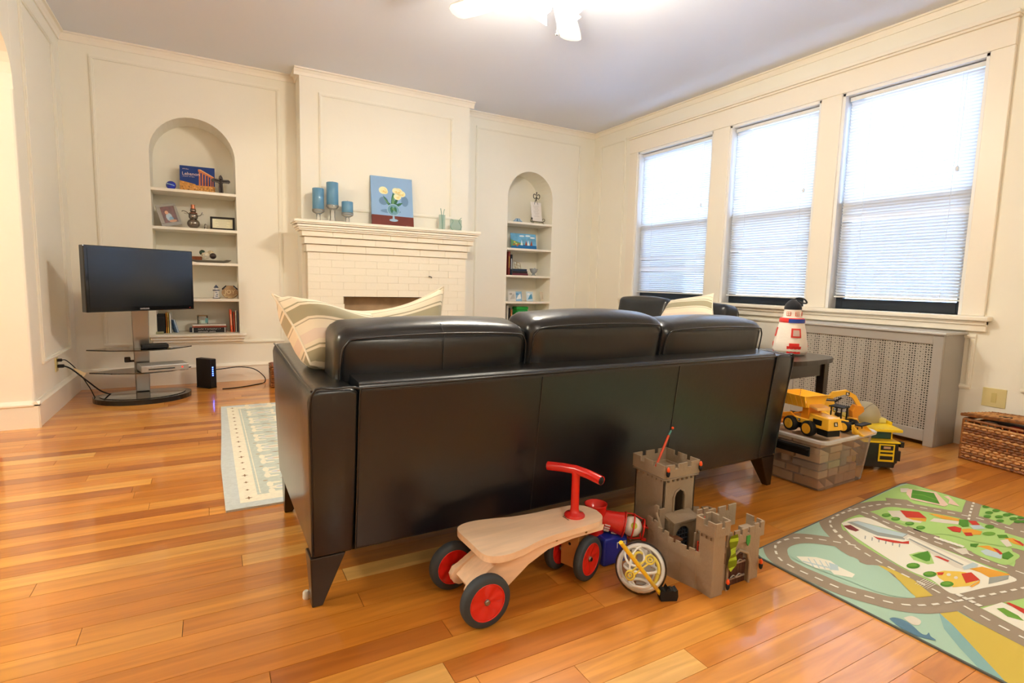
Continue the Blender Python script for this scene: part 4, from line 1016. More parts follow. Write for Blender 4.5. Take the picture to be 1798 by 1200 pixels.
for x, z, s in ((-.085, .345, .042), (-.070, .335, .030), (.035, .350, .034), (.062, .345, .040), (.095, .325, .034), (.05, .295, .036)):
    fp2(m, x, z, s, s*.85, -.0016, 6, 18); fp2(m, x+.006, z-.004, s*.62, s*.55, -.0018, 7, 14); fp2(m, x-.004, z+.008, s*.4, s*.28, -.0020, 6, 12); fp2(m, x+.004, z-.008, s*.22, s*.18, -.0022, 8, 10)
build('painted_picture', m, [mat('paint_maroon', '6E3026', .7, var=.1, vscale=20), mat('paint_slate', '6C8FB4', .7), mat('paint_green', '2F6B4A', .7, var=.3, vscale=30), mat('paint_light_green', '6A9A68', .7), mat('paint_glass', '9FBFD6', .7), mat('paint_glass_in', '6E9CB0', .7), mat('paint_rose', 'F6F0C4', .7), mat('paint_rose_warm', 'F2E2A4', .7), mat('paint_rose_core', 'E6CC80', .7)], cv)
build('canvas_edge_print', MB().box(-w_-.0008, -w_, .001, .021, .002, .108), mat('paint_maroon', '6E3026'), cv)
marks('signature', .04, .010, frameM((.125, -.001, .02), (1, 0, 0), (0, 0, 1)), paper('B88878'), cv)
def flatvase(px, w, h, label, kind, py=400):
    y = 5.10; v = thing('glass_vase', label, 'vase', (xs(px, py, y), y, MZ), 0, 'sea glass vases')
    q = [(-w/2, 0), (w/2, 0), (w/2, h), (-w/2, h)]
    build('panel', MB().prism(q, -.012, -.008, 'y').prism(q, .008, .012, 'y').box(-w/2, w/2, -.008, .008, 0, .005), frost, v, bevel=.001)
    m = MB()
    if kind: pts = [(-.02, .0, h+.06), (-.012, 0, h+.01), (0, 0, .05), (.0, 0, .01), (.003, 0, .06), (.012, 0, h+.02), (.02, 0, h+.055)]
    else: pts = [(-.055, 0, h), (-.03, 0, h*.85), (-.058, 0, h*.42), (-.03, 0, .012), (.03, 0, .012), (.058, 0, h*.42), (.03, 0, h*.85), (.055, 0, h+.02)]
    m.tube([(a, -.013, c) for a, _, c in pts], .0035, 6, smooth_path=6)
    build('wire_outline', m, mat('grey_green_wire', '86A898', .4), v)
flatvase(776, .058, .15, 'narrow pale green glass vase with twin stems on the mantel', 1, 398)
flatvase(800, .118, .115, 'wide pale green glass vase with an urn outline, at the right end of the mantel', 0, 402)

# ================================================================ RIGHT NICHE ITEMS
T1, T2, T3, T4 = 1.646, 1.348, 1.04, .737
yn = 5.60
iron = mat('black_iron', '131315', .4)
ez = thing('tabletop_easel', 'black wrought iron easel with scrolled top on the top shelf of the right niche', 'easel', (xs(942, 388, yn), yn, T1), R(8))
m = MB()
for s in (-1, 1):
    m.tube([(s*.10, -.05, 0), (s*.085, -.02, .02), (s*.085, -.02, .035), (s*.095, -.035, .045), (s*.098, -.03, .065), (s*.08, -.02, .07), (s*.078, -.018, .055)], .0035, 6, smooth_path=4)
    m.tube([(s*.085, .008, .03), (s*.01, .02, .29)], .003, 6).tube([(s*.085, -.02, .03), (s*.085, .008, .03)], .003, 6)
    m.tube([(s*.004, .012, .315), (s*.025, .012, .30), (s*.045, .012, .315), (s*.045, .012, .345), (s*.025, .012, .352), (s*.018, .012, .338)], .0045, 6, smooth_path=4)
m.tube([(-.085, -.02, .03), (.085, -.02, .03)], .003, 6).tube([(0, .06, 0), (0, .02, .30)], .003, 6).tube([(0, .012, .28), (0, .012, .365)], .005, 6).ball((0, .012, .37), .008, 8)
build('ironwork', m, iron, ez)
cdm = thing('white_plaque', 'white lettered plaque resting on the black iron easel', 'plaque', (ez.location.x, yn-.016, T1+.038), 0, rot=(R(-9), 0, R(8)))
build('panel', MB().box(-.078, .078, 0, .008, 0, .225), mat('plaque_white', 'EDE6DE', .6), cdm, bevel=.002)
m = MB()
for k in range(7): m.box(-.045+.01*(k % 3), .04-.012*(k % 2), -.0006, 0, .175-k*.02, .178-k*.02)
build('written_lines', m, paper('B9B2AA'), cdm)
pa = mat('paper_white', 'E4ECF4', .5)
cn = thing('crystal_ornament', 'small clear blue crystal flower at the left of the top shelf, right niche', 'ornament', (xs(909, 386, yn), yn, T1), 0)
m = MB()
for k in range(7):
    t = 2*math.pi*k/7; m.add([(0, 0, .004), (.045*math.cos(t-.3), .045*math.sin(t-.3), .022), (.062*math.cos(t), .062*math.sin(t), .012), (.045*math.cos(t+.3), .045*math.sin(t+.3), .022), (.02*math.cos(t), .02*math.sin(t), .055)], [(0, 1, 4), (0, 4, 3), (1, 2, 4), (2, 3, 4), (0, 3, 2), (0, 2, 1)], 0)
build('petals', m, mat('crystal_blue', 'A9C8E2', .08, coat=.6), cn); build('core', MB().ball((0, 0, .035), .018, 10), mat('crystal_deep', '6C94C0', .1, coat=.6), cn)
sp_ = leaning('seascape_picture', 'unframed seascape picture of sailing boats on the second shelf, right niche', 'painting', xs(919, 434, 5.62), 5.60, T2+.002, .33, .18, .01, 12, -3)
pw, phh = .168, .185
build('board', MB().box(-pw, pw, 0, .008, 0, phh), mat('sea_sky', '6FB3DC', .5, var=.25, vscale=14), sp_)
m = MB(); m.add([(-pw, -.0004, 0), (pw, -.0004, 0), (pw, -.0004, .045), (-pw, -.0004, .06)], [(0, 1, 2, 3)], 0); m.add([(-pw, -.0006, .03), (-.04, -.0006, .05), (.02, -.0006, .062), (-.05, -.0006, .075), (-pw, -.0006, .11)], [(0, 1, 2, 3, 4)], 1)
for x, c in ((.03, 2), (.10, 2), (-.03, 3), (.06, 3)): m.add([(x-.016, -.001, .045), (x+.016, -.001, .045), (x+.004, -.001, .11)], [(0, 1, 2)], c)
for x, z in ((-.13, .05), (-.1, .06), (-.12, .08), (-.07, .055), (-.09, .04)): fp2(m, x, z, .013, .009, -.0009, 4 if z > .055 else 5)
for x, z in ((-.02, .155), (.06, .16), (.12, .14)): fp2(m, x, z, .035, .010, -.0009, 3)
build('painted_picture', m, [paper('2C6FA8'), paper('6FA06A'), paper('A8543C'), paper('E6EEF2'), paper('E3C25A'), paper('C9683C')], sp_)
x3 = xs(892, 470, 5.52)
book('tall red hardback at the left wall of the right niche', x3+.014, 5.52, T3, .026, .17, .268, '7E2A22', spine='C9A24A', group='books in the right niche')
book('navy hardback with white spine lettering next to the red one, right niche', x3+.043, 5.52, T3, .026, .16, .235, '1B2A38', spine='E3E6EA', group='books in the right niche')
for k, (c, l, lb) in enumerate((('6A2F3A', .21, 'maroon book lowest of the short stack in the right niche'), ('2A2320', .20, 'dark brown book in the middle of the short stack in the right niche'), ('1F3448', .19, 'navy book on top of the short stack in the right niche'))):
    flatbook(lb, x3+.165-.004*k, T3+.025*k, l, .0245, c, y=5.52, group='books stacked in the right niche'); 
wf = leaning('wire_picture_stand', 'small gold wire stand leaning on the book stack in the right niche', 'picture stand', x3+.175, 5.60, T3+.082, .1, .1, .01, 25, 12)
wf.rotation_euler = (R(-30), R(14), R(10))
build('wire', MB().tube([(-.05, 0, 0), (.05, 0, 0), (.05, 0, .09), (-.05, 0, .09)], .003, 6, closed=True).tube([(-.05, 0, .045), (.05, 0, .045)], .002, 5).tube([(0, 0, 0), (0, 0, .09)], .002, 5).tube([(0, 0, .09), (0, .05, .0)], .003, 5), mat('gold_wire', 'B59A62', .3, metal=.7), wf)
gs = thing('glass_bowl', 'small cut glass bowl on the third shelf of the right niche', 'bowl', (xs(937, 481, yn), yn, T3), 0)
build('bowl', MB().lathe([(.028, 0), (.028, .01), (.014, .022), (.04, .05), (.052, .085), (.049, .085), (.036, .052), (.008, .03)], 14, smooth=False), mixmat('cut_glass', 'DDE4E8', .55, .08), gs)
build('glass_pebbles', MB().ball((.01, 0, .07), .022, 8).ball((-.02, .01, .072), .018, 8).ball((.0, -.02, .08), .014, 8), mixmat('pebble_glass', 'C9D6DE', .4, .08), gs)
for px, c, lab, w_ in ((899, 'DDD9D2', 'white sketched card, leftmost of four on the lower shelf of the right niche', .095), (910, '8FB6D4', 'blue and white card, second of four on the lower shelf of the right niche', .09), (930, 'C5D8E4', 'white card with a blue sail, third of four on the lower shelf, right niche', .085), (952, 'E0D4C2', 'pale beige card, rightmost of four on the lower shelf, right niche', .06)):
    cdk = leaning('postcard', lab, 'card', xs(px, 528, 5.59), 5.585, T4+.001, w_, .1, .003, 10, (-8 if px < 940 else 25), 'cards on the lower shelf of the right niche')
    build('sheet', MB().box(-w_/2, w_/2, 0, .002, 0, .115), paper(c), cdk)
    m = MB(); m.add([(-w_*.3, -.0005, .02), (w_*.4, -.0005, .03), (w_*.3, -.0005, .09), (0, -.0005, .07)], [(0, 1, 2, 3)], 0); fp2(m, -w_*.15, .085, w_*.2, .012, -.0006, 1)
    build('picture', m, [paper({899: 'C2BDB6', 910: 'F2F4F4', 930: '4F8FB4', 952: 'CDBFA9'}[px]), paper({899: 'B0A9A0', 910: '5E93C0', 930: 'E8EEF0', 952: 'D9CDB8'}[px])], cdk)
x5 = xs(890, 545, 5.54)
for k, (c, h_, t_, lb) in enumerate((('D9D3C4', .20, .018, 'white paperback at the left of the lowest shelf, right niche'), ('2B2B30', .17, .014, 'black paperback on the lowest shelf, right niche'), ('C98A5A', .15, .018, 'tan paperback on the lowest shelf, right niche'))):
    book(lb, x5+.012+.026*k, 5.54, S0, t_, .13, h_+.05, c, group='books on the lowest shelf of the right niche')
gt = thing('toy_tractor', 'green plastic toy box on the lowest shelf of the right niche', 'toy', (x5+.20, 5.58, S0), 0)
build('body', MB().box(-.07, .08, -.05, .06, 0, .20).box(-.075, .085, -.055, .065, .20, .235), mat('leaf_green_plastic', '1F9A3C', .35), gt, bevel=.01)
build('label', MB().box(-.055, .03, -.052, -.05, .12, .18), paper('9FC8B0'), gt)
# ================================================================ WOODEN RIDE-ON TRIKE
tr = thing('ride_on_trike', 'wooden ride-on trike with red hubs and red handlebar beside the sofa back', 'trike', (.640, 1.371, 0), R(1.8))
out_ = [(.002, -.02), (.004, -.085), (.03, -.112), (.075, -.118), (.13, -.108), (.20, -.088), (.27, -.080), (.36, -.077), (.43, -.072), (.465, -.045), (.478, 0)]
_h = [Vector(q) for q in out_]; _s = []
for i in range(len(_h)-1):
    a_, b_, c_, d_ = _h[max(i-1, 0)], _h[i], _h[i+1], _h[min(i+2, len(_h)-1)]
    for j in range(4): t = j/4; w_ = .5*((2*b_)+(c_-a_)*t+(2*a_-5*b_+4*c_-d_)*t*t+(3*b_-a_-3*c_+d_)*t**3); _s.append((w_.x, w_.y))
_s.append(out_[-1]); ol_ = _s+[(x, -y) for x, y in _s[-2:0:-1]]
build('seat', MB().prism(ol_, .178, .198, 'z'), birch, tr, bevel=.007, seg=3)
build('logo_mark', MB().box(.345, .349, -.020, .012, .1983, .1988).box(.352, .356, -.004, .016, .1983, .1988).box(.358, .362, -.018, .008, .1983, .1988).box(.364, .367, -.010, .018, .1983, .1988).box(.345, .367, .000, .003, .1983, .1988), mat('burnt_brown', '7A5232', .6), tr)
pf = [(-.028, .060), (-.034, .082), (-.024, .100), (-.004, .108), (.05, .140), (.10, .166), (.16, .178), (.46, .178), (.455, .160), (.33, .158), (.24, .145), (.17, .115), (.10, .066), (.06, .052), (-.01, .050)]
fr_ = MB().prism(pf, -.062, -.040, 'y').prism(pf, .040, .062, 'y')
build('frame', fr_, birch, tr, bevel=.005, seg=2)
build('underbody', MB().prism([(-.02, .085), (.0, .102), (.05, .134), (.10, .160), (.16, .174), (.30, .174), (.24, .158), (.16, .140), (.10, .105), (.04, .078), (-.01, .068)], -.040, .040, 'y'), birch, tr, bevel=.002)
def wheel(parent, M, r, w, name='wheel'):
    k = r/.075; m = MB(); m.M = M
    m.lathe([(r*.70, -w/2), (r*.93, -w/2), (r*.99, -w*.3), (r, 0), (r*.99, w*.3), (r*.93, w/2), (r*.70, w/2), (r*.70, -w/2)], 40, axis='y', cap=False)
    o = build(name, m, rubber, parent)
    m = MB(); m.M = M; n = 60
    for s in (-1, 1):
        vs = [(0, s*w*.30, 0)]
        for rr_, yy_ in ((.28, .30), (.62, .42), (.705, .45)):
            for i in range(n):
                t = 2*math.pi*i/n; tw = .09*math.sin(6*t) if rr_ < .7 else 0
                vs.append((r*rr_*math.cos(t), s*w*(yy_+tw*(1 if rr_ > .3 else .5)), r*rr_*math.sin(t)))
        fs = [(0, 1+i, 1+(i+1) % n) for i in range(n)]+[(1+q*n+i, 1+(q+1)*n+i, 1+(q+1)*n+(i+1) % n, 1+q*n+(i+1) % n) for q in range(2) for i in range(n)]
        m.add(vs, fs, 0, True)
    m.tube([(r*.70*math.cos(2*math.pi*i/30), -w*.46, r*.70*math.sin(2*math.pi*i/30)) for i in range(30)], .0022*k, 6, closed=True)
    build('hub', m, redp, o); m = MB(); m.M = M
    m.lathe([(.0085*k, w*.28), (.0085*k, w*.46), (.006*k, w*.52)], 14, axis='y').lathe([(.0085*k, -w*.28), (.0085*k, -w*.46), (.006*k, -w*.52)], 14, axis='y'); build('axle_cap', m, chrome, o)
    return o
for s in (-1, 1): wheel(tr, Matrix.Translation((0, s*.108, .075)), .075, .030)
build('axle', MB().cyl((0, -.095, .075), .011, .19, 14, 0, 'y'), blackm, tr)
ST_ = R(20); SM = Matrix.Translation((.385, 0, 0)) @ Matrix.Rotation(ST_, 4, 'Z')
for s in (-1, 1): wheel(tr, SM @ Matrix.Translation((0, s*.056, .072)), .072, .026)
m = MB(); m.M = SM; m.box(-.022, .022, -.034, .034, .032, .176); build('fork_block', m, birchd, tr, bevel=.003)
m = MB(); m.M = SM; m.cyl((0, -.072, .072), .006, .144, 12, 0, 'y').cyl((-.023, -.0, .11), .005, .001, 10, 0, 'x'); build('front_axle', m, blackm, tr)
m = MB(); m.M = SM; m.lathe([(.034, .198), (.034, .203), (.030, .207), (.016, .211), (.0135, .225), (.0135, .335), (.016, .35)], 24); build('steering_post', m, redp, tr)
m = MB(); m.M = SM @ Matrix.Translation((0, 0, .350)); m.tube([(-.014, -.102, -.004), (-.003, -.05, 0), (0, 0, .003), (-.003, .05, 0), (-.014, .102, -.004)], .0148, 16); hb = build('handlebar', m, redp, tr)
m = MB(); m.M = SM @ Matrix.Translation((0, 0, .350)); m.ball((-.0145, -.101, -.004), .0138, 12, 0, (1, .5, 1)).ball((-.0145, .101, -.004), .0138, 12, 0, (1, .5, 1)); build('end_cap', m, blackm, hb)
m = MB(); m.cyl((.27, -.0625, .168), .004, -.002, 10, 0, 'y').cyl((.385, -.0625, .168), .004, -.002, 10, 0, 'y'); build('screw', m, mat('brass', 'A07A3C', .3, metal=.8), tr)

# ================================================================ BALL POPPER (red tube, blue base)
bp_ = thing('ball_popper', 'red and blue plastic ball launching toy with a cage end, behind the trike', 'toy', (1.19, 1.412, 0), 0)
blue = mat('royal_blue_plastic', '1C2F9E', .3, coat=.3)
build('base', MB().box(-.045, .055, -.045, .04, 0, .095, tx=-.008, ty=-.006), blue, bp_, bevel=.010, seg=3)
m = MB().box(.006, .046, -.0475, -.0455, .038, .076); build('emblem', m, paper('E9ECF4'), bp_)
m = MB().box(.009, .0255, -.0483, -.0474, .041, .073); m.prism([(.028, .041), (.043, .041), (.043, .050), (.036, .073), (.030, .073), (.031, .058), (.026, .052)], -.0483, -.0474, 'y'); build('emblem_print', m, [blue], bp_)
build('cup', MB().lathe([(.030, .09), (.034, .13), (.038, .192), (.040, .196), (.036, .196), (.031, .14), (.025, .10)], 30, (-.035, .025, 0), cap=False), redp, bp_)
d = Vector((.100, -.078, -.022)).normalized()
M = frameM((-.035, .02, .145), d.orthogonal(), d.cross(d.orthogonal())); 
zax = Matrix.Translation((-.02, .018, .142)) @ d.to_track_quat('Z', 'Y').to_matrix().to_4x4()
m = MB(); m.M = zax; m.lathe([(.028, -.01), (.033, .02), (.036, .055), (.040, .075), (.042, .080), (.037, .080), (.03, .05)], 30, cap=False); tb_ = build('barrel', m, redp, bp_)
m = MB(); m.M = zax
for k in range(3):
    a0_ = R(-150+28*k)
    for q in range(5): m.box(*( .0, .0, .0, .0, .0, .0)) if 0 else None
for k in range(6):
    for q in (0, 1):
        t = R(-175+16*k if q == 0 else -120+14*k); rr_ = .0355 if q == 0 else .0372; z0_ = .018+.028*q
        m.box(rr_*math.cos(t)-.003, rr_*math.cos(t)+.003, rr_*math.sin(t)-.0012, rr_*math.sin(t)+.0012, z0_, z0_+.018)
build('barrel_print', m, paper('F4E4E2'), tb_)
m = MB(); m.M = zax
for rr_, zz_ in ((.043, .083), (.043, .112), (.034, .148)): m.tube([(rr_*math.cos(2*math.pi*i/28), rr_*math.sin(2*math.pi*i/28), zz_) for i in range(28)], .0028, 6, closed=True)
for i in range(8):
    t = 2*math.pi*i/8; c, s = math.cos(t), math.sin(t)
    w3 = zax.to_3x3() @ Vector((c, s, 0))
    if w3.dot(EYE-bp_.location) > -.15: continue
    m.tube([(.041*c, .041*s, .078), (.045*c, .045*s, .112), (.034*c, .034*s, .148)], .0026, 6)
build('cage', m, redp, bp_)
m = MB(); m.M = zax; m.box(-.004, .004, -.04, -.03, .15, .168).box(.01, .03, .0, .006, .148, .170); build('cage_spout', m, redp, bp_, bevel=.002)
c = zax @ Vector((.0, .0, .112))
wbl = tag(build('white_ball', MB().ball((0, 0, 0), .034, 24), mat('white_ball_plastic', 'F0E9DF', .3, coat=.3)), 'white ball with a yellow green spot held in the red cage', 'ball'); wbl.location = bp_.location+c
dd = (EYE-wbl.location).normalized(); dd = (dd+Vector((.2, -.1, .05))).normalized(); m = MB(); m.M = dd.to_track_quat('Z', 'Y').to_matrix().to_4x4(); m.lathe([(.0, .0343), (.011, .0327)][::-1], 20, cap=False); build('spot', m, mat('lime_print', 'C6D24A', .5), wbl)

# ================================================================ MAZE BALL
mzb = thing('maze_ball', 'clear plastic maze ball with white and yellow tracks inside, in front of the castle', 'toy', (1.150, 1.198, .079), 0)
build('clear_shell', MB().ball((0, 0, 0), .079, 40), clearp, mzb)
look = (EYE-mzb.location).normalized(); MM = look.to_track_quat('Z', 'Y').to_matrix().to_4x4()
wt = mat('maze_white', 'ECECEA', .35); yt = mat('maze_yellow', 'E6CF3E', .35); gt_ = mat('maze_grey', 'A8A6A4', .4)
def circ(m, c, r, tr_, ax, n=26, a0=0, a1=360, closed=None):
    ax = Vector(ax).normalized(); b = ax.orthogonal().normalized(); q = ax.cross(b)
    full = (a1-a0) >= 359; N = n if full else n+1
    m.tube([tuple(Vector(c)+(b*math.cos(R(a0+(a1-a0)*i/n))+q*math.sin(R(a0+(a1-a0)*i/n)))*r) for i in range(N)], tr_, 6, closed=full)
m = MB(); m.M = MM; circ(m, (0, 0, .01), .067, .006, (0, .15, 1)); circ(m, (-.01, 0, -.02), .058, .004, (.5, .1, 1)); circ(m, (.005, 0, -.01), .062, .003, (.8, 0, .6)); circ(m, (0, 0, 0), .05, .004, (0, 1, .3)); circ(m, (-.02, .03, .01), .03, .004, (.2, .4, 1)); circ(m, (-.045, 0, 0), .04, .004, (1, 0, .5)); circ(m, (0, -.045, .005), .03, .005, (0, 1, .4))
build('white_track', m, wt, mzb)
m = MB(); m.M = MM
a_, b_ = Vector((-.030, -.026, .048)), Vector((.026, .026, .052)); u_ = (b_-a_).normalized(); v_ = Vector((-u_.y, u_.x, 0))
for c_ in (a_, b_): circ(m, c_, .0125, .0032, (0, 0, 1)); circ(m, c_, .005, .0024, (0, 0, 1))
for s in (-1, 1): m.tube([a_+u_*.009+v_*s*.006, b_-u_*.009+v_*s*.006], .0028, 6)
circ(m, (0, -.012, .01), .052, .006, (.1, 0, 1), 18, 220, 330); circ(m, (.01, .0, .02), .044, .005, (0, .2, 1), 18, -60, 25); circ(m, (-.005, .028, .0), .016, .004, (0, 0, 1))
build('yellow_track', m, yt, mzb)
m = MB(); m.M = MM; m.box(-.05, .05, -.006, .004, -.03, -.022).box(-.012, .03, -.05, .05, -.038, -.03).box(.005, .018, .03, .055, -.01, .0).box(-.03, -.02, .02, .05, -.01, .0); build('grey_platform', m, gt_, mzb)
# toy stick
p0, p1 = ony(1090, 953, 1.105), onz(1160, 1044, .014)
sk = thing('toy_stick', 'yellow plastic toy stick leaning across the maze ball, with a black clamshell head', 'toy', p1, 0)
build('shaft', MB().tube([(0, 0, 0), p0-p1], .0062, 10), mat('stick_yellow', 'F0CE2C', .3, coat=.3), sk)
hd = onz(1172, 1052, .0)-p1; hd.z = -.014
m = MB(); m.M = Matrix.Translation(hd) @ Matrix.Rotation(R(-25), 4, 'Z')
m.prism([(-.026, 0), (.024, 0), (.028, .014), (.026, .036), (.016, .030), (.010, .034), (.0, .030), (-.004, .044), (-.010, .030), (-.020, .034), (-.028, .028)], -.014, .014, 'y'); build('head', m, blackm, sk, bevel=.003)

# ================================================================ CASTLE
cs = thing('toy_castle', 'grey plastic toy castle with a tall square tower, gatehouse and battlements', 'toy castle', (1.33, 1.08, 0), 0)
O = Vector((1.33, 1.08, 0))
def cren(m, x0, y0, x1, y1, z0, z1, t, nm, zc, out=(0, 0), gap=.42):
    # a wall strip from (x0,y0) to (x1,y1) with merlons above zc
    dx, dy = x1-x0, y1-y0; l = math.hypot(dx, dy); ux, uy = dx/l, dy/l; nx, ny = -uy, ux
    def B(a, b, za, zb, tt=t):
        q = [(x0+ux*a+nx*s*tt/2+out[0], y0+uy*a+ny*s*tt/2+out[1]) for s in (-1, 1)]+[(x0+ux*b+nx*s*tt/2+out[0], y0+uy*b+ny*s*tt/2+out[1]) for s in (1, -1)]
        m.prism(q, za, zb, 'z')
    if z1 > z0: B(0, l, z0, zc)
    w = l/(nm+(nm-1)*gap)
    for k in range(nm): a = k*w*(1+gap); B(a, a+w, zc, z1)
# tower: walls as four slabs, the front one with an arched doorway
tx0, tx1, ty0, ty1 = .022, .170, .235, .380; wt_ = .006
m = MB().box(tx0, tx0+wt_, ty0, ty1, 0, .300).box(tx1-wt_, tx1, ty0, ty1, 0, .300).box(tx0, tx1, ty1-wt_, ty1, 0, .300).box(tx0, tx1, ty0, ty1, .285, .290)
def arch_wall(m, x0, x1, z0, z1, ax0, ax1, az0, az1, y0, y1, n=10, axis='y'):
    r = (ax1-ax0)/2; zs = az1-r; cx = (ax0+ax1)/2; P = lambda q: m.prism(q, y0, y1, axis)
    P([(x0, z0), (ax0, z0), (ax0, z1), (x0, z1)]); P([(ax1, z0), (x1, z0), (x1, z1), (ax1, z1)])
    if az0 > z0+1e-5: P([(ax0, z0), (ax1, z0), (ax1, az0), (ax0, az0)])
    pt = [(cx-r*math.cos(math.pi*i/n), zs+r*math.sin(math.pi*i/n)) for i in range(n+1)]
    for a, b in zip(pt, pt[1:]): P([a, b, (b[0], z1), (a[0], z1)])
arch_wall(m, tx0, tx1, 0, .300, .070, .120, .165, .245, ty0, ty0+wt_)
build('tower', m, castlem, cs, bevel=.0008, seg=1)
e = .008; m = MB()
for (a, b, c, d_) in ((tx0-e, ty0-e, tx1+e, ty0-e), (tx1+e, ty0-e, tx1+e, ty1+e), (tx1+e, ty1+e, tx0-e, ty1+e), (tx0-e, ty1+e, tx0-e, ty0-e)): cren(m, a, b, c, d_, .296, .342, .005, 3, .325)
m.box(tx0-e, tx1+e, ty0-e, ty1+e, .288, .292)
for k in range(6): m.box(.034+k*.022, .039+k*.022, ty0-.006, ty0, .278, .288)
for k in range(6): m.box(tx0-.006, tx0, .25+k*.022, .255+k*.022, .278, .288)
build('tower_battlement', m, castlem, cs, bevel=.0006, seg=1)
build('corbel_hole', MB().box(.034, .039, ty0-.0068, ty0-.006, .2795, .2865).box(.056, .061, ty0-.0068, ty0-.006, .2795, .2865).box(.078, .083, ty0-.0068, ty0-.006, .2795, .2865).box(.100, .105, ty0-.0068, ty0-.006, .2795, .2865).box(.122, .127, ty0-.0068, ty0-.006, .2795, .2865).box(.144, .149, ty0-.0068, ty0-.006, .2795, .2865), castled, cs)
build('tower_door', MB().prism([(.072, .166), (.118, .166), (.118, .222), (.108, .238), (.095, .243), (.082, .238), (.072, .222)], ty0+.05, ty0+.053, 'y'), mat('dark_plum_door', '3A2430', .5), cs)
m = MB().tube([(.068, ty0-.002, .166), (.068, ty0-.002, .220), (.076, ty0-.002, .238), (.095, ty0-.002, .248), (.114, ty0-.002, .238), (.122, ty0-.002, .220), (.122, ty0-.002, .166)], .004, 6); build('door_surround', m, castlem, cs)
# porch below the doorway
m = MB().prism([(.182, .146), (.235, .158), (.235, .168), (.182, .154)], .024, .146, 'x')
build('porch_roof', m, castlem, cs, bevel=.001)
m = MB(); arch_wall(m, .030, .140, 0, .150, .042, .108, 0, .132, .190, .196); m.box(.030, .036, .196, ty0, 0, .150).box(.134, .140, .196, ty0, 0, .150); build('porch', m, castlem, cs)
bl2 = mat('dark_blue_door', '232C3C', .4)
m = MB().prism([(.040, 0), (.110, 0), (.110, .100), (.098, .122), (.075, .132), (.052, .122), (.040, .100)], .200, .202, 'y'); pd = build('porch_door', m, bl2, cs)
m = MB()
for k in range(6): m.box(.043+k*.0120, .045+k*.0120, .196, .200, .0, .124-abs(k-2.5)*.004)
for k in range(8): m.box(.041, .109, .196, .199, .008+k*.015, .0105+k*.015)
build('grille_bars', m, mat('iron_blue', '4A586E', .4), pd)
build('buttress', MB().prism([(.36, 0), (.235, 0), (.235, .20), (.25, .20), (.36, .11)], -.004, .004, 'x').prism([(.235, 0), (.12, 0), (.12, .10), (.19, .10), (.235, .18)], -.012, -.004, 'x').box(.0, .026, .228, .236, 0, .19), castlem, cs, bevel=.001)
build('ledge_block', MB().box(-.005, .045, .16, .225, .10, .106), mat('castle_brown', '8A5A40', .6), cs)
# curtain wall on the left
cp = [(-.020, .255, .165), (-.030, .195, .150), (-.028, .150, .135), (-.020, .105, .130), (-.008, .055, .125), (.004, .015, .122)]
m = MB()
for (a, b, z0), (c, d_, z1) in zip(cp, cp[1:]):
    cren(m, a, b, c, d_, 0, z0-.016, .006, 1, z0-.03, gap=0)
build('curtain_wall', m, castlem, cs, bevel=.0008, seg=1)
m = MB()
for (a, b, z0), (c, d_, z1) in zip(cp, cp[1:]): cren(m, a-.006, b, c-.006, d_, z0-.040, z0, .006, 2, z0-.012, gap=.5)
build('curtain_battlement', m, castlem, cs, bevel=.0006, seg=1)
m = MB()
cren(m, .170, .240, .225, .215, 0, .165, .006, 2, .145); cren(m, .225, .215, .230, .140, 0, .165, .006, 2, .145); build('rear_curtain_wall', m, castlem, cs, bevel=.0006, seg=1)
# gatehouse
m = MB().box(-.010, .040, -.012, .046, 0, .205).box(.190, .232, .006, .060, 0, .165)
arch_wall(m, .040, .190, 0, .155, .074, .176, 0, .118, .004, .014)
m.box(.040, .190, .105, .112, 0, .150)
build('gatehouse', m, castlem, cs, bevel=.0012, seg=1)
m = MB(); e = .007
for (a, b, c, d_) in ((-.010-e, -.012-e, .040+e, -.012-e), (.040+e, -.012-e, .040+e, .046+e), (.040+e, .046+e, -.010-e, .046+e), (-.010-e, .046+e, -.010-e, -.012-e)): cren(m, a, b, c, d_, .200, .243, .006, 2, .225, gap=.55)
m.box(-.010-e, .040+e, -.012-e, .046+e, .198, .203)
cren(m, .060, .0, .190, .0, .145, .190, .006, 4, .172); cren(m, .190, .0, .238, .0, .150, .196, .006, 2, .178); cren(m, .238, .0, .238, .066, .150, .196, .006, 2, .178); cren(m, .238, .112, .10, .112, .140, .215, .006, 3, .195); cren(m, .10, .112, .05, .112, .15, .225, .006, 2, .2)
build('gatehouse_battlement', m, castlem, cs, bevel=.0006, seg=1)
m = MB()
for k in range(4): m.box(-.0195, -.017, -.008+k*.018, -.003+k*.018, .186, .194)
m.box(.040, .044, -.0125, -.0119, .10, .135); build('arrow_slot', m, mat('slot_brown', '6A5138', .7), cs)
dk = mat('castle_gate_brown', '4A2A1E', .5, var=.2, vscale=30)
m = MB()
for k in range(7): m.box(.0755+k*.0143, .0888+k*.0143, .012, .018, 0, (.078, .098, .110, .115, .110, .098, .078)[k])
gate_ = build('gate', m, dk, cs, bevel=.001)
m = MB()
for z in (.022, .070):
    m.box(.080, .170, .008, .012, z, z+.005)
    for s in (-1, 1): m.tube([(.125, .008, z+.002), (.125+s*.012, .007, z+.014), (.125+s*.026, .007, z+.008)], .0022, 6, smooth_path=3)
build('hinge_strap', m, mat('silver_hinge', 'A39C94', .35, metal=.5), gate_)
m = MB().tube([(.072, .0, .0), (.072, .0, .070), (.086, .0, .104), (.125, .0, .121), (.164, .0, .104), (.178, .0, .070), (.178, .0, 0)], .005, 6); build('gate_surround', m, castlem, cs)
m = MB()
n = 10
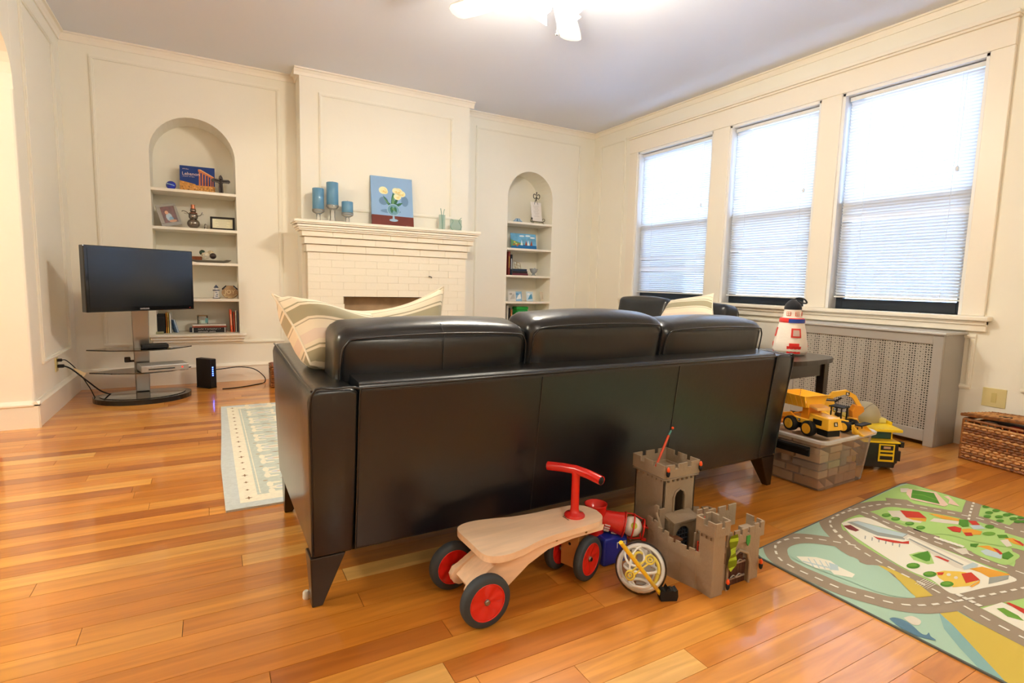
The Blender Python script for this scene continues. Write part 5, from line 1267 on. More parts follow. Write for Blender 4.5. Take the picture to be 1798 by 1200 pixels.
for k in range(n):
    z0, z1 = .185-k*.0105, .185-(k+1)*.0105; f0, f1 = .004*math.sin(k*.9), .004*math.sin((k+1)*.9)
    m.add([(.064, -.012+f0, z0), (.098, -.010-f0, z0), (.098, -.010-f1, z1), (.064, -.012+f1, z1)], [(0, 1, 2, 3), (3, 2, 1, 0)], 0, True)
m.add([(.064, -.012, .08), (.098, -.010, .08), (.074, -.012, .066)], [(0, 1, 2)]); build('green_banner', m, mat('lime_cloth', 'A9C62A', .7), cs)
build('green_shield', MB().prism([(.150, .165), (.166, .165), (.166, .142), (.158, .130), (.150, .142)], -.006, -.002, 'y'), mat('green_shield', '3E9A40', .4), cs, bevel=.001)
def torch(x, y, z, nm='torch'):
    a = build(nm, MB().lathe([(.0035, -.012), (.006, -.006), (.007, .003), (.004, .005)], 10, (x, y, z)), blackm, cs); a['label'] = 'black wall torch with an orange flame'
    build('flame', MB().lathe([(.003, .004), (.006, .010), (.0045, .018), (.0, .024)], 8, (x, y, z)), orangep, a)
for q in ((.022-.004, ty0-.018, .318), (.170+.004, ty0-.018, .318), (.046, -.026, .035), (.226, -.008, .05)): torch(*q)
m = MB()
for s in (0, 1): m.tube([(.075+.008*s, .10-.02*s, .20), (.070+.016*s, .085, .205), (.095, .075, .2)], .004, 6, smooth_path=3)
m.ball((.072, .088, .207), .007, 8).ball((.10, .072, .199), .006, 8); build('red_figure_on_battlement', m, mat('toy_red_orange', 'E2452A', .4), cs)
m = MB().tube([(.048, .10, .0), (.046, .098, .125)], .003, 6).tube([(.066, .098, .0), (.060, .096, .125)], .003, 6)
for k in range(5): m.tube([(.047, .099, .03+k*.02), (.063, .097, .03+k*.02)], .0028, 6)
build('red_ladder', m, mat('toy_red_orange', 'E2452A'), cs)
p = onz(1150, 797, .33)
br = thing('paint_brush', 'orange paint brush standing in the castle tower, tip pointing up', 'brush', (1.392, 1.405, .2905), 0)
top = Vector((1.43, 1.43, .395))
q1 = ony(1174, 765, 1.42)-br.location; q2 = ony(1181, 752, 1.43)-br.location
build('handle', MB().tube([(0, 0, .004), q1], .0045, 8), mat('orange_lacquer', 'D8481E', .3, coat=.4), br)
build('tip', MB().tube([q1, q1.lerp(q2, .6)], .0036, 8), mat('teal_band', '4E8C84', .4), br); build('ball_end', MB().ball(q2, .0055, 8), orangep, br)

# ================================================================ STORAGE BIN full of wooden blocks
bn = thing('storage_bin', 'translucent plastic storage bin full of wooden blocks beside the side table', 'bin', (2.50, 1.452, 0), R(1.5))
BX, BY, BZ = .385, .262, .25; fl = .032
def rrect(x0, x1, y0, y1, r, n=4):
    q = []
    for cx, cy, a in ((x1-r, y0+r, -90), (x1-r, y1-r, 0), (x0+r, y1-r, 90), (x0+r, y0+r, 180)):
        for i in range(n+1): t = R(a+90*i/n); q.append((cx+r*math.cos(t), cy+r*math.sin(t)))
    return q
def shellwall(m, rings, closebottom=True):
    n = len(rings[0][0]); vs = [(x, y, z) for q, z in rings for x, y in q]
    m.add(vs, [(k*n+i, k*n+(i+1) % n, (k+1)*n+(i+1) % n, (k+1)*n+i) for k in range(len(rings)-1) for i in range(n)], 0, False)
    if closebottom: m.add(vs[:n], [list(range(n))[::-1]])
m = MB(); shellwall(m, [(rrect(0, BX, 0, BY, .02), .004), (rrect(-fl*.25, BX+fl*.25, -fl*.2, BY+fl*.2, .022), .07), (rrect(-fl*.9, BX+fl*.9, -fl*.7, BY+fl*.7, .028), BZ-.01)])
build('tub', m, binm, bn)
m = MB(); shellwall(m, [(rrect(-fl*.9, BX+fl*.9, -fl*.7, BY+fl*.7, .028), BZ-.014), (rrect(-fl-.014, BX+fl+.014, -fl*.7-.014, BY+fl*.7+.014, .036), BZ-.010), (rrect(-fl-.016, BX+fl+.016, -fl*.7-.016, BY+fl*.7+.016, .036), BZ+.002), (rrect(-fl-.008, BX+fl+.008, -fl*.7-.008, BY+fl*.7+.008, .034), BZ+.008), (rrect(-fl+.002, BX+fl-.002, -fl*.7+.002, BY+fl*.7-.002, .030), BZ+.004)], False)
build('rim', m, binrim, bn)
build('handle', MB().box(-.062, -.030, .040, .215, .200, .212).box(-.038, -.030, .040, .215, .165, .205), blackm, bn, bevel=.005)
rb2 = random.Random(21); Mb = Matrix.Translation((2.50, 1.452, 0)) @ Matrix.Rotation(R(1.5), 4, 'Z')
bc = [('DDB590', 'beech'), ('E4C6A2', 'pale'), ('D2A67E', 'tan'), ('D8D0A0', 'yellow'), ('B9A79A', 'grey')]
z = .006
for ly in range(6):
    hgt = (.050, .040, .038, .040, .036, .037)[ly]; f = z/BZ*.024; x = .010-f*.6
    while x < BX-.05+f:
        w1 = min(rb2.uniform(.06, .115), BX+f*.6-.008-x); y = .012-f*.3
        while y < BY-.03:
            w2 = min(rb2.uniform(.07, .15), BY+f*.3-.01-y)
            if w2 > .03 and w1 > .03:
                kk = rb2.choices(range(5), (5, 4, 4, 1, 1))[0]; hh = hgt-rb2.uniform(.001, .010); shp = rb2.random()
                m = MB()
                if shp < .16 and w2 < .12: m.lathe([(min(w1, w2, hh*1.6)/2-.002, 0), (min(w1, w2, hh*1.6)/2-.002, hh)], 16)
                elif shp < .26: m.prism([(-w1/2+.003, 0), (w1/2-.003, 0), (-w1/2+.003, hh)], -w2/2+.004, w2/2-.004, 'y')
                else: m.box(-w1/2+.003, w1/2-.003, -w2/2+.004, w2/2-.004, 0, hh)
                o = build('wooden_block', m, mat('block_'+bc[kk][1], bc[kk][0], .55, var=.1, vscale=14), bevel=.002, seg=1)
                o.matrix_world = Mb @ Matrix.Translation((x+w1/2, y+w2/2, z)) @ Matrix.Rotation(R(rb2.uniform(-2, 2)), 4, 'Z')
                side = 'back' if y > .1 else 'front'; sx_ = 'left' if x < .13 else ('middle' if x < .26 else 'right')
                tag(o, '%s wooden toy block in the %s layer at the %s %s of the translucent bin' % (bc[kk][1], ('bottom', 'second', 'third', 'fourth', 'fifth', 'top')[ly], side, sx_), 'block', 'wooden blocks in the bin')
            y += max(w2, .03)
        x += w1
    z += hgt
BT = z+.001

# ---- toy vehicles on the bin
def vwheel(par, x, y, z, r, w, hubc=yelp):
    m = MB(); m.lathe([(r*.55, -w/2), (r*.92, -w/2), (r, -w*.3), (r, w*.3), (r*.92, w/2), (r*.55, w/2)], 22, (x, y, z), axis='x')
    o = build('wheel', m, blackm, par)
    m = MB().lathe([(r*.68, -w/2-.001), (r*.60, -w/2-.003), (r*.5, -w/2+.002), (r*.2, -w/2+.001), (.001, -w/2-.002)], 20, (x, y, z), axis='x').lathe([(r*.68, w/2+.001), (r*.60, w/2+.003), (r*.5, w/2-.002), (.001, w/2)], 20, (x, y, z), axis='x')
    build('hub', m, hubc, o); return o
def badge(par, M, s=.016):
    m = MB(); m.M = M; m.box(-s/2, s/2, -s/2, s/2, -.001, .0006); build('badge', m, mat('badge_black', '1A1408', .4), par)
    m = MB(); m.M = M; m.box(-s*.3, s*.15, -s*.28, s*.3, .0006, .0010).box(-s*.3, s*.3, -s*.30, -s*.10, .0006, .0010); build('badge_print', m, paper('E8E4DC'), par)
orl = mat('orange_yellow_plastic', 'F39A22', .32, coat=.2)
v1 = thing('toy_dump_truck', 'yellow toy dump truck with raised bed, nearest on top of the storage bin', 'toy truck', (2.545, 1.545, BT), R(-11)); v1.scale = (.92, .92, .92); v1.location.z += .010
# forward is -y
for y, r in ((.075, .040), (-.040, .040)):
    for s in (-1, 1): vwheel(v1, s*.058, y, r+.001, r, .036)
build('chassis', MB().box(-.036, .036, -.105, .12, .022, .060).box(-.042, .042, -.14, -.075, .018, .055), blackm, v1, bevel=.004)
build('hood', MB().hexa([(-.050, -.150, .052), (.050, -.150, .052), (.050, -.02, .052), (-.050, -.02, .052), (-.040, -.140, .112), (.040, -.140, .112), (.040, -.02, .118), (-.040, -.02, .118)]).box(-.052, .052, -.03, .11, .055, .083), yelp, v1, bevel=.006, seg=3)
build('side_window', MB().box(-.0475, -.0455, -.105, -.052, .068, .096).box(.0455, .0475, -.105, -.052, .068, .096), blackm, v1)
build('cab_post', MB().prism([(-.02, .08), (.03, .08), (.02, .13), (.028, .158), (.02, .162), (-.015, .158)], -.044, -.034, 'x').prism([(-.02, .08), (.03, .08), (.02, .13), (.028, .158), (.02, .162), (-.015, .158)], .034, .044, 'x').box(-.034, .034, -.014, -.006, .10, .155), orl, v1, bevel=.003)
build('canopy', MB().hexa([(-.044, -.075, .138), (.044, -.075, .138), (.044, .03, .156), (-.044, .03, .156), (-.044, -.070, .152), (.044, -.070, .152), (.044, .03, .170), (-.044, .03, .170)]), mat('pale_canopy_yellow', 'F2BE6E', .4), v1, bevel=.003)  # canopy in a paler yellow than the hood
badge(v1, frameM((0, -.1475, .085), (1, 0, 0), (0, .16, 1)), .022); badge(v1, frameM((-.0525, .03, .070), (0, -1, 0), (0, 0, 1)), .014)
bd = MB(); bd.M = Matrix.Translation((0, .06, .135)) @ Matrix.Rotation(R(-6), 4, 'X')
def sheet(m, q, t=.004):
    a, b, c_, d_ = map(Vector, q); nn = (b-a).cross(d_-a).normalized()*t; m.hexa([a, b, c_, d_, a+nn, b+nn, c_+nn, d_+nn]); 
sheet(bd, [(-.055, -.075, 0), (.055, -.075, 0), (.06, .085, .012), (-.06, .085, .012)])
sheet(bd, [(-.055, -.075, 0), (-.06, .085, .012), (-.085, .095, .080), (-.075, -.085, .062)][::-1]); sheet(bd, [(.055, -.075, 0), (.06, .085, .012), (.085, .095, .080), (.075, -.085, .062)])
sheet(bd, [(-.055, -.075, 0), (.055, -.075, 0), (.075, -.085, .062), (-.075, -.085, .062)]); sheet(bd, [(-.075, -.085, .060), (.075, -.085, .060), (.05, -.13, .070), (-.05, -.13, .070)]); sheet(bd, [(-.06, .085, .012), (.06, .085, .012), (.085, .095, .080), (-.085, .095, .080)][::-1])
b_o = build('dump_bed', bd, yelp, v1, bevel=.002)
rbm = MB(); rbm.M = bd.M
for k in range(5): rbm.hexa([(-.064+.002*0, -.06+k*.032, .004), (-.060, -.052+k*.032, .004), (-.060, -.052+k*.032, .008), (-.066, -.06+k*.032, .008), (-.083, -.06+k*.033, .060), (-.077, -.052+k*.033, .060), (-.077, -.052+k*.033, .066), (-.083, -.06+k*.033, .066)])
build('bed_rib', rbm, yelp, b_o)
m = MB()
for s in (-1, 1): m.prism([(.06, .083), (.09, .098), (.16, .074), (.175, .050), (.16, .045), (.145, .062), (.06, .070)], s*.05-.005, s*.05+.005, 'x')
m.prism([(.15, .02), (.19, .025), (.195, .07), (.185, .07), (.180, .035), (.15, .030)], -.06, .06, 'x'); build('rear_scoop', m, orl, v1, bevel=.002)
v2 = thing('toy_loader', 'small yellow toy loader with black cab frame and front bucket, middle of the bin top', 'toy truck', (2.790, 1.55, BT), R(4))
for y, r in ((.045, .030), (-.045, .030)):
    for s in (-1, 1): vwheel(v2, s*.042, y, r+.001, r, .024)
build('chassis', MB().box(-.028, .028, -.06, .07, .022, .05), blackm, v2, bevel=.003)
build('body', MB().hexa([(-.036, -.02, .045), (.036, -.02, .045), (.036, .085, .045), (-.036, .085, .045), (-.032, -.015, .062), (.032, -.015, .062), (.030, .080, .090), (-.030, .080, .090)]).box(-.05, -.036, -.065, -.02, .058, .066).box(.036, .05, -.065, -.02, .058, .066), yelp, v2, bevel=.005)
m = MB()
for sx in (-.028, .028):
    for sy in (-.02, .03): m.box(sx-.003, sx+.003, sy-.003, sy+.003, .06, .118)
m.box(-.036, .036, -.03, .04, .116, .122).box(-.012, .012, .0, .02, .055, .085); build('cab_frame', m, blackm, v2, bevel=.001)
m = MB()
for s in (-1, 1): m.prism([(-.02, .06), (-.10, .035), (-.10, .025), (-.02, .045)], s*.022-.004, s*.022+.004, 'x')
build('lift_arm', m, blackm, v2)
build('bucket', MB().prism([(-.09, .008), (-.14, .004), (-.148, .010), (-.10, .020), (-.094, .050), (-.084, .050)], -.055, .055, 'x').prism([(-.09, .008), (-.14, .006), (-.094, .048)], -.055, -.051, 'x').prism([(-.09, .008), (-.14, .006), (-.094, .048)], .051, .055, 'x'), yelp, v2, bevel=.001); build('bucket_pad', MB().box(-.05, .05, -.128, -.096, .050, .056), blackm, v2)
v3 = thing('toy_excavator', 'yellow toy excavator with a bent boom and bucket, farthest on the bin top', 'toy truck', (2.86, 1.69, BT), R(48))
build('track', MB().prism([(-.07, .012), (-.06, .0), (.06, .0), (.07, .012), (.07, .028), (.06, .038), (-.06, .038), (-.07, .028)], -.05, -.028, 'x'), blackm, v3, bevel=.003)
build('track', MB().prism([(-.07, .012), (-.06, .0), (.06, .0), (.07, .012), (.07, .028), (.06, .038), (-.06, .038), (-.07, .028)], .028, .05, 'x'), blackm, v3, bevel=.003)
build('body', MB().box(-.045, .045, -.045, .07, .040, .085).box(-.045, -.005, -.05, .0, .085, .125), yelp, v3, bevel=.005); build('cab_roof', MB().box(-.047, -.003, -.055, .005, .125, .132).box(-.0, .04, .01, .06, .085, .10), blackp, v3, bevel=.003)
bo = [(-.02, .07), (-.06, .135), (-.11, .155), (-.15, .14), (-.185, .085), (-.195, .080), (-.20, .095), (-.165, .155), (-.12, .180), (-.055, .165), (-.0, .095)]
b3 = build('boom', MB().prism(bo, .006, .026, 'x'), yelp, v3, bevel=.003); badge(v3, frameM((.0055, -.125, .160), (0, -1, 0), (0, 0, 1)), .018)
build('ram', MB().tube([(.016, -.02, .07), (.016, -.10, .135)], .005, 8), blackm, v3)
build('bucket', MB().prism([(-.200, .10), (-.165, .10), (-.150, .07), (-.155, .03), (-.185, .012), (-.178, .045), (-.205, .075)], -.010, .044, 'x'), orl, v3, bevel=.003)

# ---- big truck on the floor right of the bin
tk = thing('toy_tipper_truck', 'large black and yellow toy tipper truck on the floor between bin and radiator', 'toy truck', (3.13, 1.535, 0), R(-37))
for y in (-.005, .20):
    for s in (-1, 1): vwheel(tk, s*.075, y+.03, .052, .050, .042, yelb)
bw = mat('dark_truck_plastic', '14161A', .35, coat=.2)
build('body', MB().box(-.088, .088, -.055, .012, .045, .155).box(-.06, .06, -.02, .30, .05, .11).box(-.075, .075, -.055, -.03, .02, .06), bw, tk, bevel=.008, seg=3)
build('mudguard', MB().prism([(-.03, .105), (-.045, .06), (-.055, .06), (-.055, .115), (.10, .115), (.10, .06), (.085, .105)], -.098, -.06, 'x').prism([(-.03, .105), (-.045, .06), (-.055, .06), (-.055, .115), (.10, .115), (.10, .06), (.085, .105)], .06, .098, 'x'), bw, tk, bevel=.004)
build('hood_plate', MB().box(-.092, .092, -.06, .06, .155, .164), yelb, tk, bevel=.003)
build('mirror', MB().box(.092, .112, -.055, -.035, .135, .165), bw, tk, bevel=.002)
m = MB().box(-.012, .066, -.0585, -.055, .055, .150); g_ = build('grille', m, yelb, tk, bevel=.001)
m = MB().box(-.004, .058, -.0595, -.0584, .118, .143).box(-.004, .058, -.0595, -.0584, .098, .107).box(-.004, .058, -.0595, -.0584, .066, .086); build('grille_opening', m, bw, g_)
build('grille_plate', MB().box(.010, .044, -.0605, -.0594, .126, .138), mat('tan_badge', 'C9A488', .4), g_)
build('cab', MB().box(-.06, .075, .0, .06, .164, .205), mat('green_tinted_window', '0F4A48', .15, coat=.5), tk, bevel=.004); build('cab_pillar', MB().box(-.075, -.06, -.0, .06, .164, .215).box(.072, .078, .0, .06, .164, .21), yelb, tk)
build('tipper_bed', MB().box(-.10, .105, -.045, .34, .212, .228).box(-.10, -.09, .06, .34, .228, .245).box(.095, .105, .06, .34, .228, .245), yelb, tk, bevel=.003)
build('bed_support', MB().box(-.05, .05, .08, .30, .11, .212), bw, tk)
q = Matrix.Translation(tk.location) @ Matrix.Rotation(R(-37), 4, 'Z') @ Vector((0, .155, .228))
gbl = tag(build('grey_toy_dome', MB().lathe([(.076, 0), (.082, .018), (.078, .05), (.062, .082), (.036, .102), (0, .110)], 28), mat('grey_beige_plastic', 'A8A088', .5)), 'round grey beige dome lying in the bed of the big toy truck', 'toy'); gbl.location = q
build('panel_line', MB().tube([(-.083*math.cos(t/8*math.pi), -.083*math.sin(t/8*math.pi)*.6, .02+.085*math.sin(t/8*math.pi)) for t in range(9)], .0014, 5), mat('grey_line', '7F786A', .6), gbl)
q = Matrix.Translation(tk.location) @ Matrix.Rotation(R(-37), 4, 'Z') @ Vector((.072, .125, .2285))
yb_ = tag(build('yellow_block', MB().box(-.018, .018, -.03, .03, 0, .026), mat('pale_yellow_block', 'E4DC8A', .5), bevel=.002), 'small pale yellow block in the truck bed beside the grey dome', 'block'); yb_.location = q; yb_.rotation_euler = (0, 0, R(-37))
# a small toy figure half hidden between sofa and dump truck
q = onz(1383, 712, .0)
tf = thing('toy_dinosaur', 'blurred blue and brown toy standing between the sofa end and the dump truck', 'toy', (2.49, 1.712, BT), 0)
build('body', MB().ball((0, 0, .030), .026, 12, 0, (1, 1, 1.15)), mat('toy_teal', '4F7F8E', .5), tf); build('head', MB().tube([(0, 0, .05), (-.006, .0, .085), (.012, 0, .105)], [.016, .014, .012], 8), mat('toy_brown', 'B9714A', .5), tf)

# ================================================================ WICKER CHEST
wc = thing('wicker_chest', 'brown woven wicker chest with its lid ajar by the right wall', 'basket', (3.80, 1.405, 0), R(-7))
# local: front face along -y from the origin, box reaches +x to the wall
WL, WD, WH = .86, .305, .235
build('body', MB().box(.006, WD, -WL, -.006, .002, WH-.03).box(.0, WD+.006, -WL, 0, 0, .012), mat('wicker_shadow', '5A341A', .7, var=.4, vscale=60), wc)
m = MB(); rw = random.Random(5); nst = 26
for face in (0, 1):
    lng = WL if face == 0 else WD
    n_ = nst if face == 0 else 9
    for k in range(15):
        z = .010+k*(WH-.02)/15; pts = []; NN = n_*2
        for i in range(NN+1):
            s = lng*i/NN; bumpo = .0055*(1 if (i+k) % 2 else -1)*(1 if i not in (0, NN) else 0)+rw.uniform(-.001, .001)
            pts.append((-.002-bumpo, -s, z+rw.uniform(-.001, .001)) if face == 0 else (s, .002+bumpo, z+rw.uniform(-.001, .001)))
        m.tube(pts, .0088, 5, mi=rw.choice((0, 0, 1, 2)))
build('weave', m, [wicker, mat('wicker_light', 'C08A50', .45, coat=.2, var=.4, vscale=50), mat('wicker_dark', '7A4822', .5, coat=.2, var=.4, vscale=50)], wc, kind='stuff')
m = MB()
for k in range(nst): y = -WL*(k+.5)/nst; m.tube([(-.004, y, .004), (-.004, y, WH)], .0045, 5)
build('stake', m, wicker, wc, kind='stuff')
m = MB()
for q in ([(-.002, 0, WH), (-.002, -WL, WH)], [(0, .002, WH), (WD, .002, WH)], [(WD, 0, WH), (WD, -WL, WH)], [(-.002, 0, .008), (-.002, -WL, .008)], [(-.003, .003, .0), (-.003, .003, WH)]):
    m.tube(q, .0085, 6)
build('braided_rim', m, wicker, wc)
lidM = Matrix.Translation((-.012, .012, WH+.018)) @ Matrix.Rotation(R(3.0), 4, 'Y') @ Matrix.Rotation(R(-3.5), 4, 'X')
m = MB(); m.M = lidM; m.box(.0, WD+.01, -WL-.01, .0, 0, .010); ld = build('lid', m, mat('wicker_lid_core', '9C6636', .6, var=.3, vscale=60), wc)
m = MB(); m.M = lidM
for k in range(18):
    x = .004+k*(WD)/18; NN = 52
    m.tube([(x, -WL*i/NN-.002, .011+.0022*(1 if (i+k) % 2 else -1)) for i in range(NN+1)], .0080, 5, mi=rw.choice((0, 1, 1)))
m.tube([(0, 0, .008), (WD+.01, 0, .008), (WD+.01, -WL-.01, .008), (0, -WL-.01, .008)], .010, 6, closed=True)
build('lid_weave', m, [wicker, mat('wicker_light', 'C08A50')], ld, kind='stuff')
m = MB(); m.M = lidM; m.box(.055, .085, -.20, -.15, .017, .021); build('handle_hole', m, mat('hole_dark', '2A160A', .8), ld)
for k, (y, c) in enumerate(((-.10, 'D8D0C8'), (-.22, 'C8382C'), (-.32, '7E8A94'), (-.42, 'D9B090'), (-.55, 'E2C038'))):
    o = tag(build('packed_toy', MB().puff(-.026, .026, -.030, .030, 0, .032, (.004, .004, .004), 6, .012), plastic(c)), ('white', 'red', 'grey', 'pink beige', 'yellow')[k]+' toy peeping out under the lid of the wicker chest', 'toy')
    o.matrix_world = Matrix.Translation(wc.location) @ Matrix.Rotation(R(-7), 4, 'Z') @ Matrix.Translation((.045, y, WH-.030))

# ================================================================ small things
o = tag(build('floor_pad', MB().lathe([(.010, 0), (.011, .004), (.010, .020), (.006, .024)], 14), mat('white_felt', 'E2DED4', .7)), 'small white furniture cap on the floor beside the near left sofa leg', 'floor pad'); q = onz(541, 1052, 0.); o.location = (q.x-.004, q.y+.006, 0)
hb_ = thing('red_toy_box', 'red box with a dark top, glimpsed at the left edge beyond the archway', 'box', (-1.20, 4.60, 0), R(0))
build('body', MB().box(-.14, .045, -.12, .12, 0, .30), mat('hall_red', 'C02418', .4), hb_, bevel=.01); build('lid', MB().box(-.145, .05, -.125, .125, .30, .36), mat('hall_navy', '2A3A66', .5), hb_, bevel=.006); build('upper_case', MB().box(-.14, .04, -.1, .1, .36, .5), mat('hall_mauve', 'A58A8E', .5), hb_, bevel=.01)
# ================================================================ PLAY MAT (printed road map)
pm_ = thing('play_mat', 'printed road map play rug with beach, houses and white airport on the floor', 'play mat', (0, 0, 0))
def G(px, py, z=.0055): q = onz(px, py, z); return (q.x, q.y)
A = G(1316, 970); Bc = G(1580, 850); 
ax = Vector((Bc[0]-A[0], Bc[1]-A[1])).normalized(); ay = Vector((ax.y, -ax.x))      # long edge seen from the corner, and toward the camera
ay = (Vector(G(1730, 1200))-Vector(G(1326, 988))).normalized()
Wm = (Vector(Bc)-Vector(A)).length+.055
G1 = G(1740, 1200); ay2 = (Vector(G1)-Vector(G(1332, 985))).normalized()
def loc(u, v): p_ = Vector(A)+ax*u+ay*v; return (p_.x, p_.y)
m = MB(); c = .04; Lm = 1.62
outl = [(0, c), (c*.3, c*.3), (c, 0), (Wm-c*1.3, 0), (Wm-c*.3, c*.25), (Wm, c), (Wm, Lm), (0, Lm)]
m.prism([loc(u, v) for u, v in outl][::-1], 0, .005, 'z'); build('backing', m, mat('mat_edge_grey', '5D6462', .8), pm_)
LAY = {}
cols = dict(water='A9C8B4', water2='86AFAE', green='A9CF7C', dgreen='4F8A2E', mgreen='6C9E3C', road='9A8B78', dash='E9E6DA', sand='CDB450', white='E9E6D6', red='C23B2C', orange='E0A23A', yel='E2C054', pale='D9D3C4', grey='9AA09A', lblue='B7CBCF', maroon='7E3A38', whale='5B7F96', pink='E6C9B8')
ck = list(cols); PM = MB()
def poly(pts, c, lay, sc=1): PM.add([(x, y, .0053+.0003*lay+6e-7*len(PM.f)) for x, y in pts], [list(range(len(pts)))], ck.index(c))
o5 = lambda x, y: G(1300+x/3.1586, 820+y/3.1586)
o6 = lambda x, y: G(1450+x/5.1667, 840+y/5.1667)
o8 = lambda x, y: G(1500+x/5.453, 980+y/5.453)
def P5(pts, c, l): poly([o5(*p) for p in pts], c, l)
def P6(pts, c, l): poly([o6(*p) for p in pts], c, l)
def P8(pts, c, l): poly([o8(*p) for p in pts], c, l)
def smooth(pts, k=5):
    q = []; n = len(pts)
    for i in range(n-1):
        p0, p1, p2, p3 = (Vector(pts[max(i-1, 0)]), Vector(pts[i]), Vector(pts[i+1]), Vector(pts[min(i+2, n-1)]))
        for j in range(k):
            t = j/k; q.append(.5*((2*p1)+(p2-p0)*t+(2*p0-5*p1+4*p2-p3)*t*t+(3*p1-p0-3*p2+p3)*t**3))
    return q+[Vector(pts[-1])]
def strip(pts, w, c, lay):
    n = len(pts); Ls = []; Rs = []
    for i, p in enumerate(pts):
        d = (pts[min(i+1, n-1)]-pts[max(i-1, 0)]).normalized(); nn = Vector((-d.y, d.x))*w/2; Ls.append(p+nn); Rs.append(p-nn)
    z = .0053+.0003*lay+6e-7*len(PM.f); vs = [(p.x, p.y, z) for p in Ls]+[(p.x, p.y, z) for p in Rs]
    PM.add(vs, [(i, i+1, n+i+1, n+i) for i in range(n-1)], ck.index(c))
def dashes(pts, w, dl, gap, lay, c='dash'):
    # walk the line and lay short strips
    acc = 0; seg = []; cur = [pts[0]]; on = True; need = dl
    for a, b in zip(pts, pts[1:]):
        l = (b-a).length; pos = 0
        while l-pos > need:
            pos += need; pt = a.lerp(b, pos/l); cur.append(pt)
            if on and len(cur) > 1: strip(cur, w, c, lay)
            cur = [pt]; on = not on; need = dl if on else gap
        need -= l-pos; cur.append(b)
# clip region: print lies inside the outline, built from a mesh then trimmed
ins = .006
base = [(ins, c+ins), (c*.3+ins, c*.3+ins), (c+ins, ins), (Wm-c*1.3-ins, ins), (Wm-c*.3-ins, c*.25+ins), (Wm-ins, c+ins), (Wm-ins, Lm-ins), (ins, Lm-ins)]
poly([loc(u, v) for u, v in base][::-1], 'water', 0)
# land
P5([(930, 95), (1000, 95), (1150, 145), (1300, 195), (1575, 275), (2100, 480), (2100, 1500), (1573, 960), (1180, 760), (1000, 640), (830, 520), (640, 430), (560, 400), (430, 300), (420, 290), (600, 235), (850, 120)][::-1], 'green', 1)
P5([(760, 552), (790, 553), (950, 610), (1065, 715), (1065, 722), (970, 728), (900, 650), (830, 590)][::-1], 'sand', 2)
P5([(1100, 808), (1200, 800), (1300, 860), (1573, 985), (2100, 1300), (1900, 1600), (1560, 1300), (1440, 1160), (1300, 1010), (1180, 880)][::-1], 'sand', 1)
P5([(1100, 808), (1180, 880), (1300, 1010), (1440, 1160), (1560, 1300), (1500, 1300), (1380, 1180), (1220, 1010), (1130, 900)], 'water2', 1)
P8([(240, 85), (330, 180), (440, 260), (560, 350), (620, 395), (560, 385), (420, 300), (300, 180)], 'water2', 1)
RW = .080
def road(pts, w=RW, d=True, fn=o5, lay=3):
    q = smooth([fn(*p) for p in pts]); strip(q, w, 'road', lay); 
    if d: dashes(q, .008, .026, .022, 8)
    return q
road([(640, 440), (500, 415), (360, 398), (260, 405), (195, 440), (215, 510), (300, 565), (410, 615), (560, 680), (700, 722), (860, 762), (1000, 772), (1150, 757), (1300, 730), (1450, 700), (1700, 650), (2000, 590)])
road([(560, 400), (510, 345), (500, 300), (560, 262), (680, 228), (800, 210), (920, 215), (1060, 240), (1200, 265), (1330, 292), (1480, 340), (1700, 400)], .078)
road([(520, 350), (580, 410), (640, 450), (740, 512), (860, 580), (1000, 648), (1120, 712), (1250, 782), (1370, 850), (1500, 918), (1700, 1020)], .085)
road([(600, 235), (700, 262), (760, 292), (900, 348), (1060, 412), (1200, 462), (1330, 512), (1450, 555), (1700, 640)], .072)
road([(1300, 185), (1280, 240), (1265, 300)], .055, True); road([(1700, 260), (1560, 340), (1530, 400), (1573, 470), (1600, 560), (1540, 640), (1520, 700)], .07, False)
road([(960, 350), (1000, 330), (1010, 370), (1100, 400)], .05, False)
poly([o6(x, y) for x, y in [(540, 180), (740, 200), (820, 250), (700, 262), (560, 225)]][::-1], 'road', 3)
P5([(620, 440), (700, 460), (760, 552), (700, 545), (660, 530), (560, 470), (520, 440)], 'road', 3)
# lagoon inside the loop, scalloped shore
def blob(pts, c, l, fn): poly([tuple(p) for p in smooth([fn(*p) for p in pts+[pts[0]]], 4)[:-1]], c, l)
blob([(262, 490), (290, 460), (345, 445), (400, 455), (415, 475), (455, 460), (510, 470), (535, 500), (590, 495), (650, 515), (672, 545), (740, 548), (790, 560), (860, 620), (930, 690), (970, 728), (870, 722), (740, 690), (600, 635), (440, 575), (320, 525)], 'water', 4, o5)
P5([(765, 550), (790, 553), (870, 585), (960, 630), (1068, 718), (975, 728), (900, 655), (850, 600)][::-1], 'sand', 5)
# airport
blob([(560, 315), (640, 285), (720, 290), (850, 350), (930, 378), (1100, 450), (1250, 510), (1400, 570), (1530, 625), (1480, 650), (1340, 678), (1200, 708), (1140, 690), (1060, 630), (940, 580), (800, 500), (640, 395), (600, 365)], 'white', 5, o5)
P5([(590, 310), (650, 303), (930, 375), (910, 408), (760, 385), (700, 360)], 'grey', 6); P5([(620, 310), (650, 305), (920, 378), (900, 392), (760, 365)], 'lblue', 7)
P5([(570, 330), (610, 325), (660, 355), (640, 362), (600, 350)], 'maroon', 6); P5([(735, 387), (760, 395), (900, 420), (935, 415), (935, 432), (850, 425), (760, 405)], 'red', 7)
P5([(700, 318), (850, 355), (900, 372), (830, 365), (730, 335)], 'green', 6)
for x in range(6): P5([(690+x*38, 385+x*9), (697+x*38, 387+x*9), (694+x*38, 405+x*9), (688+x*38, 403+x*9)], 'grey', 6)
